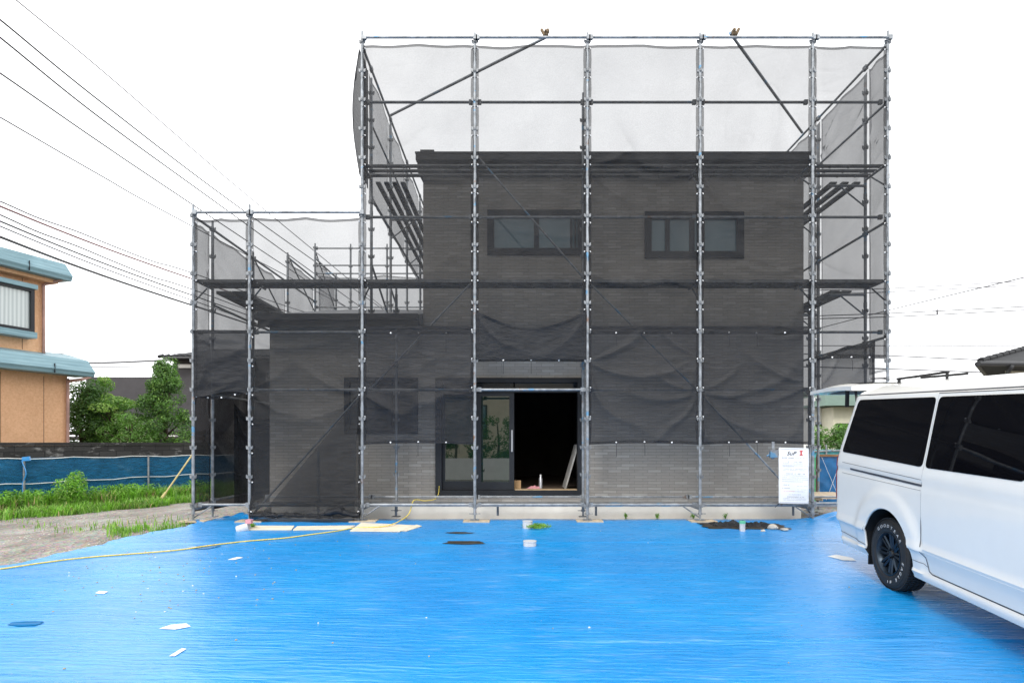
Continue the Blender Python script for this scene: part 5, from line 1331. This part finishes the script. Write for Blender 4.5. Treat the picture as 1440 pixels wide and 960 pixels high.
def panel(name, poly, off, thick, mat, parent, mirror=False, step=.04, smooth=30):
    bm = region(poly, step)
    bm.verts.ensure_lookup_table()
    top = {v: S(v.co.x, v.co.y, off) for v in bm.verts}
    mb = MB(); idx = {v: i for i, v in enumerate(bm.verts)}
    mb.v = [top[v] for v in bm.verts]; n0 = len(mb.v)
    mb.v += [S(v.co.x, v.co.y, off - thick) for v in bm.verts]
    for f in bm.faces:
        q = tuple(idx[v] for v in f.verts); mb.f.append(q[::-1]); mb.m.append(0)
    for e in bm.edges:
        if len(e.link_faces) == 1:
            f = e.link_faces[0]; vs = list(f.verts); i = vs.index(e.verts[0]); a, b = e.verts
            if vs[(i + 1) % len(vs)] is not b: a, b = b, a
            mb.f.append((idx[a], idx[b], n0 + idx[b], n0 + idx[a])); mb.m.append(0)
    bm.free()
    if mirror: mb.v = [V((p.x, -p.y, p.z)) for p in mb.v]; mb.f = [f[::-1] for f in mb.f]
    return mb.build(name, mat, parent, smooth=smooth, local=True)
def strip(name, pts, w, off, thick, mat, parent):     # thin line on the side: list of (a,h)
    mb = MB()
    for (a0, h0), (a1, h1) in zip(pts, pts[1:]):
        d = V((a1 - a0, h1 - h0)); L_ = d.length; d.normalize(); nn = V((-d.y, d.x)) * w / 2; k = max(1, int(L_ / .05))
        for i in range(k):
            ring = []
            for t in (i / k, (i + 1) / k):
                c = V((a0, h0)).lerp(V((a1, h1)), t)
                for s_, o_ in ((1, off), (-1, off)): q = c + nn * s_; ring.append(S(q.x, q.y, o_))
            mb.add(ring, [(0, 1, 3, 2)])
    o = mb.build(name, mat, parent, local=True); return o
RW = rounded([(.955, 1.285), (-.560, 1.250), (-.560, 1.868), (.80, 1.868)], .05)
panel('rear_side_window', RW, .004, .003, 'van_glass', van)
panel('rear_side_window', RW, .004, .003, 'van_glass', van, mirror=True)
# sliding door panel with its window, seams and track
SD = [(-.592, .51), (-.592, 1.895), (-1.80, 1.895), (-1.80, .335), (-.70, .335), (-.655, .36), (-.64, .47)]
dr = panel('sliding_door', SD, .006, .005, 'paint', van)
strip('door_gap', [(-.588, .50), (-.588, 1.90)], .009, .0025, 0, 'gap', dr); strip('door_gap', [(-.588, .50), (-.635, .46), (-.655, .345), (-.70, .328), (-1.82, .328)], .010, .0030, 0, 'gap', dr); strip('door_gap', [(-.58, 1.90), (-1.8, 1.90)], .008, .0035, 0, 'gap', dr)
panel('door_window', rounded([(-.612, 1.250), (-.612, 1.868), (-1.74, 1.868), (-1.74, 1.258)], .05), .010, .004, 'van_glass', dr)
strip('track', [(.72, 1.112), (-.582, 1.088)], .020, .003, 0, 'gap', van); strip('track_line', [(.72, 1.126), (-.582, 1.104)], .005, .0045, 0, 'paint', van)
strip('body_seam', [(.90, 1.172), (-.582, 1.140)], .004, .0025, 0, 'gap', van); strip('body_seam', [(.90, 1.055), (-.582, 1.045)], .003, .0025, 0, 'gap', van)
strip('bumper_gap', [(1.16, .375), (.90, .372), (.40, .345)], .007, .003, 0, 'gap', van); strip('bumper_gap', [(-.45, .40), (-.60, .40), (-.64, .38)], .005, .003, 0, 'gap', van)
strip('gutter_line', [(.92, 1.918), (-2.6, 1.918)], .012, .003, 0, 'gap', van)
FDR = [(-1.825, .335), (-1.825, 1.895), (-2.55, 1.895), (-2.95, 1.3), (-2.95, .9), (-2.2, .80), (-2.1, .335)]
fd = panel('front_door', FDR, .006, .005, 'paint', van); panel('door_window', rounded([(-1.88, 1.28), (-1.88, 1.86), (-2.50, 1.86), (-2.85, 1.28)], .05), .010, .004, 'van_glass', fd)
panel('tail_lamp', rounded([(1.035, .74), (1.035, 1.25), (1.19, 1.25), (1.19, .74)], .02), .008, .004, 'lens_red', van, step=.02)
mb = MB()          # arch lip and mud flap
n_ = 40; c = VL(-.02, 0, .365)
arc = []
for k in range(n_ + 1):
    t = math.radians(-8 + 196 * k / n_); u, h = -.02 + .428 * math.cos(t), .365 + .433 * math.sin(t)
    arc.append(S(u, max(h, .24), -.012))
mb.tube(arc, .012, 6); mb.build('arch_lip', 'paint', van, smooth=True, local=True)
mb = MB(); mb.box(VL(.385, -.22, .14), VL(.40, -.01, .52)); mb.build('mud_flap', 'trim', van, local=True)
mb = MB(); mb.grid(lambda u, v: VL(ufront(1.16 + .80 * v) - .006, -.36 - 1.14 * u, 1.16 + .80 * v), 8, 20); mb.build('windscreen', 'van_glass', van, smooth=True, local=True)
for wa in (-.34, -1.26):
    mb = MB(); mb.grid(lambda u, v: VL(ufront(.72 + .2 * v) - .008, wa - .26 * u, .72 + .2 * v), 4, 4); mb.build('headlight', 'silver', van, local=True)
# wheels
def lathe(mb, prof_, n, c, mi=0, gaps=None):
    b = len(mb.v); k = len(prof_)
    for i in range(n):
        t = 2 * PI * i / n
        for (y, r) in prof_: mb.v.append(V((c.x + r * math.cos(t), c.y + y, c.z + r * math.sin(t))))
    for i in range(n):
        for j in range(k - 1):
            mb.f.append((b + i * k + j, b + i * k + j + 1, b + ((i + 1) % n) * k + j + 1, b + ((i + 1) % n) * k + j)); mb.m.append(mi)
def make_wheel():
    w = bpy.data.objects.new('wheel', None); COL.objects.link(w); w.parent = van; OFF[w] = V((0, 0, 0))
    z0_ = V((0, 0, 0)); mb = MB(); R0 = .345
    lathe(mb, [(-.05, .205), (-.012, .205), (.0, .215), (.006, .235), (.006, .27), (.002, .30), (-.008, .325), (-.022, .337), (-.04, .342), (-.11, .345), (-.18, .342), (-.20, .330), (-.212, .30), (-.215, .25), (-.205, .205)], 72, z0_)
    for k in range(72):                     # tread blocks
        t = 2 * PI * k / 72
        for yy, hw in ((-.030, .016), (-.075, .020), (-.125, .020), (-.172, .020)):
            tt = t + (.02 if yy < -.1 else 0); d = V((math.cos(tt), 0, math.sin(tt))); q = V((-d.z, 0, d.x))
            mb.obox(d * (R0 + (.001 if yy > -.04 else .003)) + V((0, yy, 0)), q * .0105, (0, hw, 0), d * .005)
    for r in (.312, .240):
        lathe(mb, [(.0045 if r < .3 else -.002, r - .003), (.0085 if r < .3 else .002, r), (.0035 if r < .3 else -.004, r + .003)], 72, z0_)
    mb.build('tyre', 'rubber', w, smooth=35, local=True)
    mb = MB()
    lathe(mb, [(-.03, .214), (.004, .212), (.006, .204), (-.004, .198), (-.035, .188), (-.06, .182), (-.16, .178), (-.17, .12)], 64, z0_)
    lathe(mb, [(-.05, .0), (-.05, .065), (-.075, .085), (-.16, .10)], 40, z0_)
    for k in range(8):
        t = 2 * PI * k / 8
        for s_ in (-.19, .19):
            a = V((math.cos(t + s_ * 1.25), 0, math.sin(t + s_ * 1.25))); b = V((math.cos(t + s_ * .62), 0, math.sin(t + s_ * .62)))
            mb.tube([a * .050 + V((0, -.047, 0)), (a * .115).lerp(b * .115, .5) + V((0, -.036, 0)), b * .192 + V((0, -.030, 0))], [.017, .0145, .016], 6)
    mb.build('rim', 'rim', w, smooth=45, local=True)
    mb = MB(); lathe(mb, [(-.02, .0), (-.02, .028), (-.03, .034), (-.055, .036)], 24, z0_)
    for k in range(6): t = 2 * PI * k / 6; c = V((.053 * math.cos(t), -.04, .053 * math.sin(t))); mb.tube([c, c + V((0, .018, 0))], .0085, 6)
    mb.build('hub_nut', 'trim', w, smooth=40, local=True)
    # raised white lettering round the side wall
    def ring_text(s, mid, span, rad, size):
        n_ = len(s)
        for i, ch in enumerate(s):
            if ch == ' ': continue
            t = math.radians(mid + span * (.5 - i / (n_ - 1)))       # reads clockwise from the outside
            d = V((math.cos(t), 0, math.sin(t)))
            yield ch, t, d
    verts = []; faces = []
    def place(s, mid, span, rad, size):
        for ch, t, d in ring_text(s, mid, span, rad, size):
            me = text_mesh(ch, size, .001, shear=.15)
            # outside viewer sees local x running left, so letters run the other way round
            dx = V((-math.cos(t), 0, math.sin(t)))
            upv = V((dx.x, 0, dx.z)); rt = V((upv.z * -1, 0, upv.x)) 
            rt = V((-upv.z, 0, upv.x)); 
            b = len(verts)
            for v in me.vertices:
                p = upv * (rad + v.co.y) + rt * v.co.x * 1.25 + V((0, .0095 + v.co.z, 0)); verts.append(p)
            for f in me.polygons: faces.append(tuple(b + i for i in f.vertices))
            bpy.data.meshes.remove(me)
    place('GOODYEAR', 84, 90, .259, .042)
    place('EAGLE #1', -46, 78, .259, .040)
    mb = MB(); mb.v = verts; mb.f = faces; mb.m = [0] * len(faces); mb.build('side_lettering', 'letter_white', w, local=True)
    return w
w0 = make_wheel(); w0.location = VL(0, 0, .345)
for u, side_ in ((-2.57, 1), (0, -1), (-2.57, -1)):
    w = copy_tree(w0, van); w.location = VL(u, 0, .345) if side_ > 0 else V((u + 1.3, -HWW, .345))
    if side_ < 0: w.rotation_euler = (0, 0, PI)
# tailgate raised
tg = MB(); GLn = 1.12
def gate(u, v, lo=False):
    u2 = .03 + GLn * v; wd = -.06 - 1.74 * u
    e = math.sin(PI * min(1, max(0, u))) ** .4 if 0 < u < 1 else 0
    hmid = 1.985 + .095 * math.sin(PI * (.12 + .80 * v)) - .055 * v
    if lo: return VL(.93 + u2, wd, 1.975 + .020 * math.sin(PI * v) - .02 * v)
    return VL(.93 + u2, wd, 1.985 - .012 * v + (hmid - 1.985 + .012 * v) * (.25 + .75 * min(1, e * 1.2)) + .03)
tg.grid(lambda u, v: gate(u, v), 24, 16); tg.grid(lambda u, v: gate(u, v, True), 24, 16, flip=True)
for v in (0, 1): tg.grid(lambda a, b: gate(a, v).lerp(gate(a, v, True), b), 24, 2)
for u in (0, 1): tg.grid(lambda a, b: gate(u, a).lerp(gate(u, a, True), b), 16, 2, flip=(u == 0))
gt = tg.build('tailgate', 'paint', van, smooth=40, local=True)
mb = MB(); mb.grid(lambda u, v: gate(.08 + .84 * u, .08 + .5 * v) + V((0, 0, .004)), 16, 10); mb.build('gate_window', 'van_glass', gt, smooth=True, local=True)
mb = MB(); mb.grid(lambda u, v: gate(.10 + .80 * u, .10 + .8 * v, True) - V((0, 0, .006)), 8, 8, flip=True); mb.build('gate_lining', 'trim', gt, smooth=True, local=True)
mb = MB(); mb.grid(lambda u, v: VL(.98 + .42 * v, -.45 - .9 * u, 2.10 + .035 * v + .02 * math.sin(PI * u)), 16, 6); mb.grid(lambda u, v: VL(.98 + .42 * v, -.45 - .9 * u, 2.09 + .035 * v + .02 * math.sin(PI * u)), 16, 6, flip=True); mb.build('roof_visor', 'smoke', gt, smooth=True, local=True)
mb = MB(); mb.box(VL(1.22, -.16, 1.79), VL(1.26, -.13, 1.985)); mb.build('pull_strap', 'trim', gt, local=True)
mb = MB(); mb.tube([VL(.96, -.14, 1.74), VL(1.06, -.15, 1.985)], .014, 8); mb.build('gas_strut', 'trim', van, local=True)
mb = MB()
mb.tube([VL(.95, -.55, 2.10), VL(.12, -.58, 2.125)], .014, 6); mb.tube([VL(.92, -.55, 2.0), VL(.92, -.55, 2.11)], .018, 6); mb.tube([VL(.14, -.58, 2.03), VL(.14, -.58, 2.125)], .014, 6); mb.tube([VL(.70, -.66, 2.10), VL(.0, -.68, 2.10)], .013, 6)
mb.build('roof_rail', 'trim', van, smooth=40, local=True)

# ------------------------------------------------------------------ light
sun_el, sun_az = math.radians(43), math.radians(196)       # azimuth clockwise from +Y
w = bpy.data.worlds.new('World'); sc.world = w; w.use_nodes = True; nt = w.node_tree; nt.nodes.clear()
wo = N(nt, 'ShaderNodeOutputWorld'); bg = N(nt, 'ShaderNodeBackground'); bg.inputs['Strength'].default_value = 0.1
sky = N(nt, 'ShaderNodeTexSky'); sky.sky_type = 'NISHITA'; sky.sun_disc = False; sky.sun_elevation = sun_el; sky.sun_rotation = sun_az; sky.dust_density = 4.0; sky.air_density = 1.0
hs_n = N(nt, 'ShaderNodeHueSaturation'); hs_n.inputs['Saturation'].default_value = 0.25; L(nt, sky.outputs[0], hs_n.inputs['Color'])
tc = N(nt, 'ShaderNodeTexCoord'); cl = noise_tex(nt, tc.outputs['Generated'], 2.2, 5, 0.55)
cloud = ramp(nt, cl, [(0.3, (16.6, 16.9, 17.3)), (0.7, (19.2, 19.3, 19.5))])
L(nt, mix(nt, 0.88, hs_n.outputs[0], cloud), bg.inputs['Color']); L(nt, bg.outputs[0], wo.inputs[0])
sl = bpy.data.lights.new('sun', 'SUN'); sl.energy = 1.5; sl.angle = math.radians(14); sl.color = (1.0, 0.96, 0.9)
so = bpy.data.objects.new('sun', sl); COL.objects.link(so)
d = V((math.sin(sun_az) * math.cos(sun_el), math.cos(sun_az) * math.cos(sun_el), math.sin(sun_el)))
so.rotation_euler = d.to_track_quat('Z', 'Y').to_euler(); so.location = (0, -20, 30)

# ------------------------------------------------------------------ camera
cam = bpy.data.cameras.new('camera'); co = bpy.data.objects.new('camera', cam); COL.objects.link(co)
co.location = CAM; co.rotation_euler = (PI / 2, 0, 0); cam.sensor_width = 36; cam.lens = 36 * F / 1440
cam.shift_x = (720 - CX) / 1440; cam.shift_y = (CY - 480) / 1440; cam.clip_end = 2000; cam.clip_start = .05
sc.camera = co
sc.view_settings.view_transform = 'Standard'; sc.view_settings.look = 'None'; sc.view_settings.exposure = 0.40; sc.view_settings.gamma = 1.0
sc.view_settings.use_curve_mapping = False
sc.cycles.transparent_max_bounces = 32
sc.cycles.max_bounces = 8
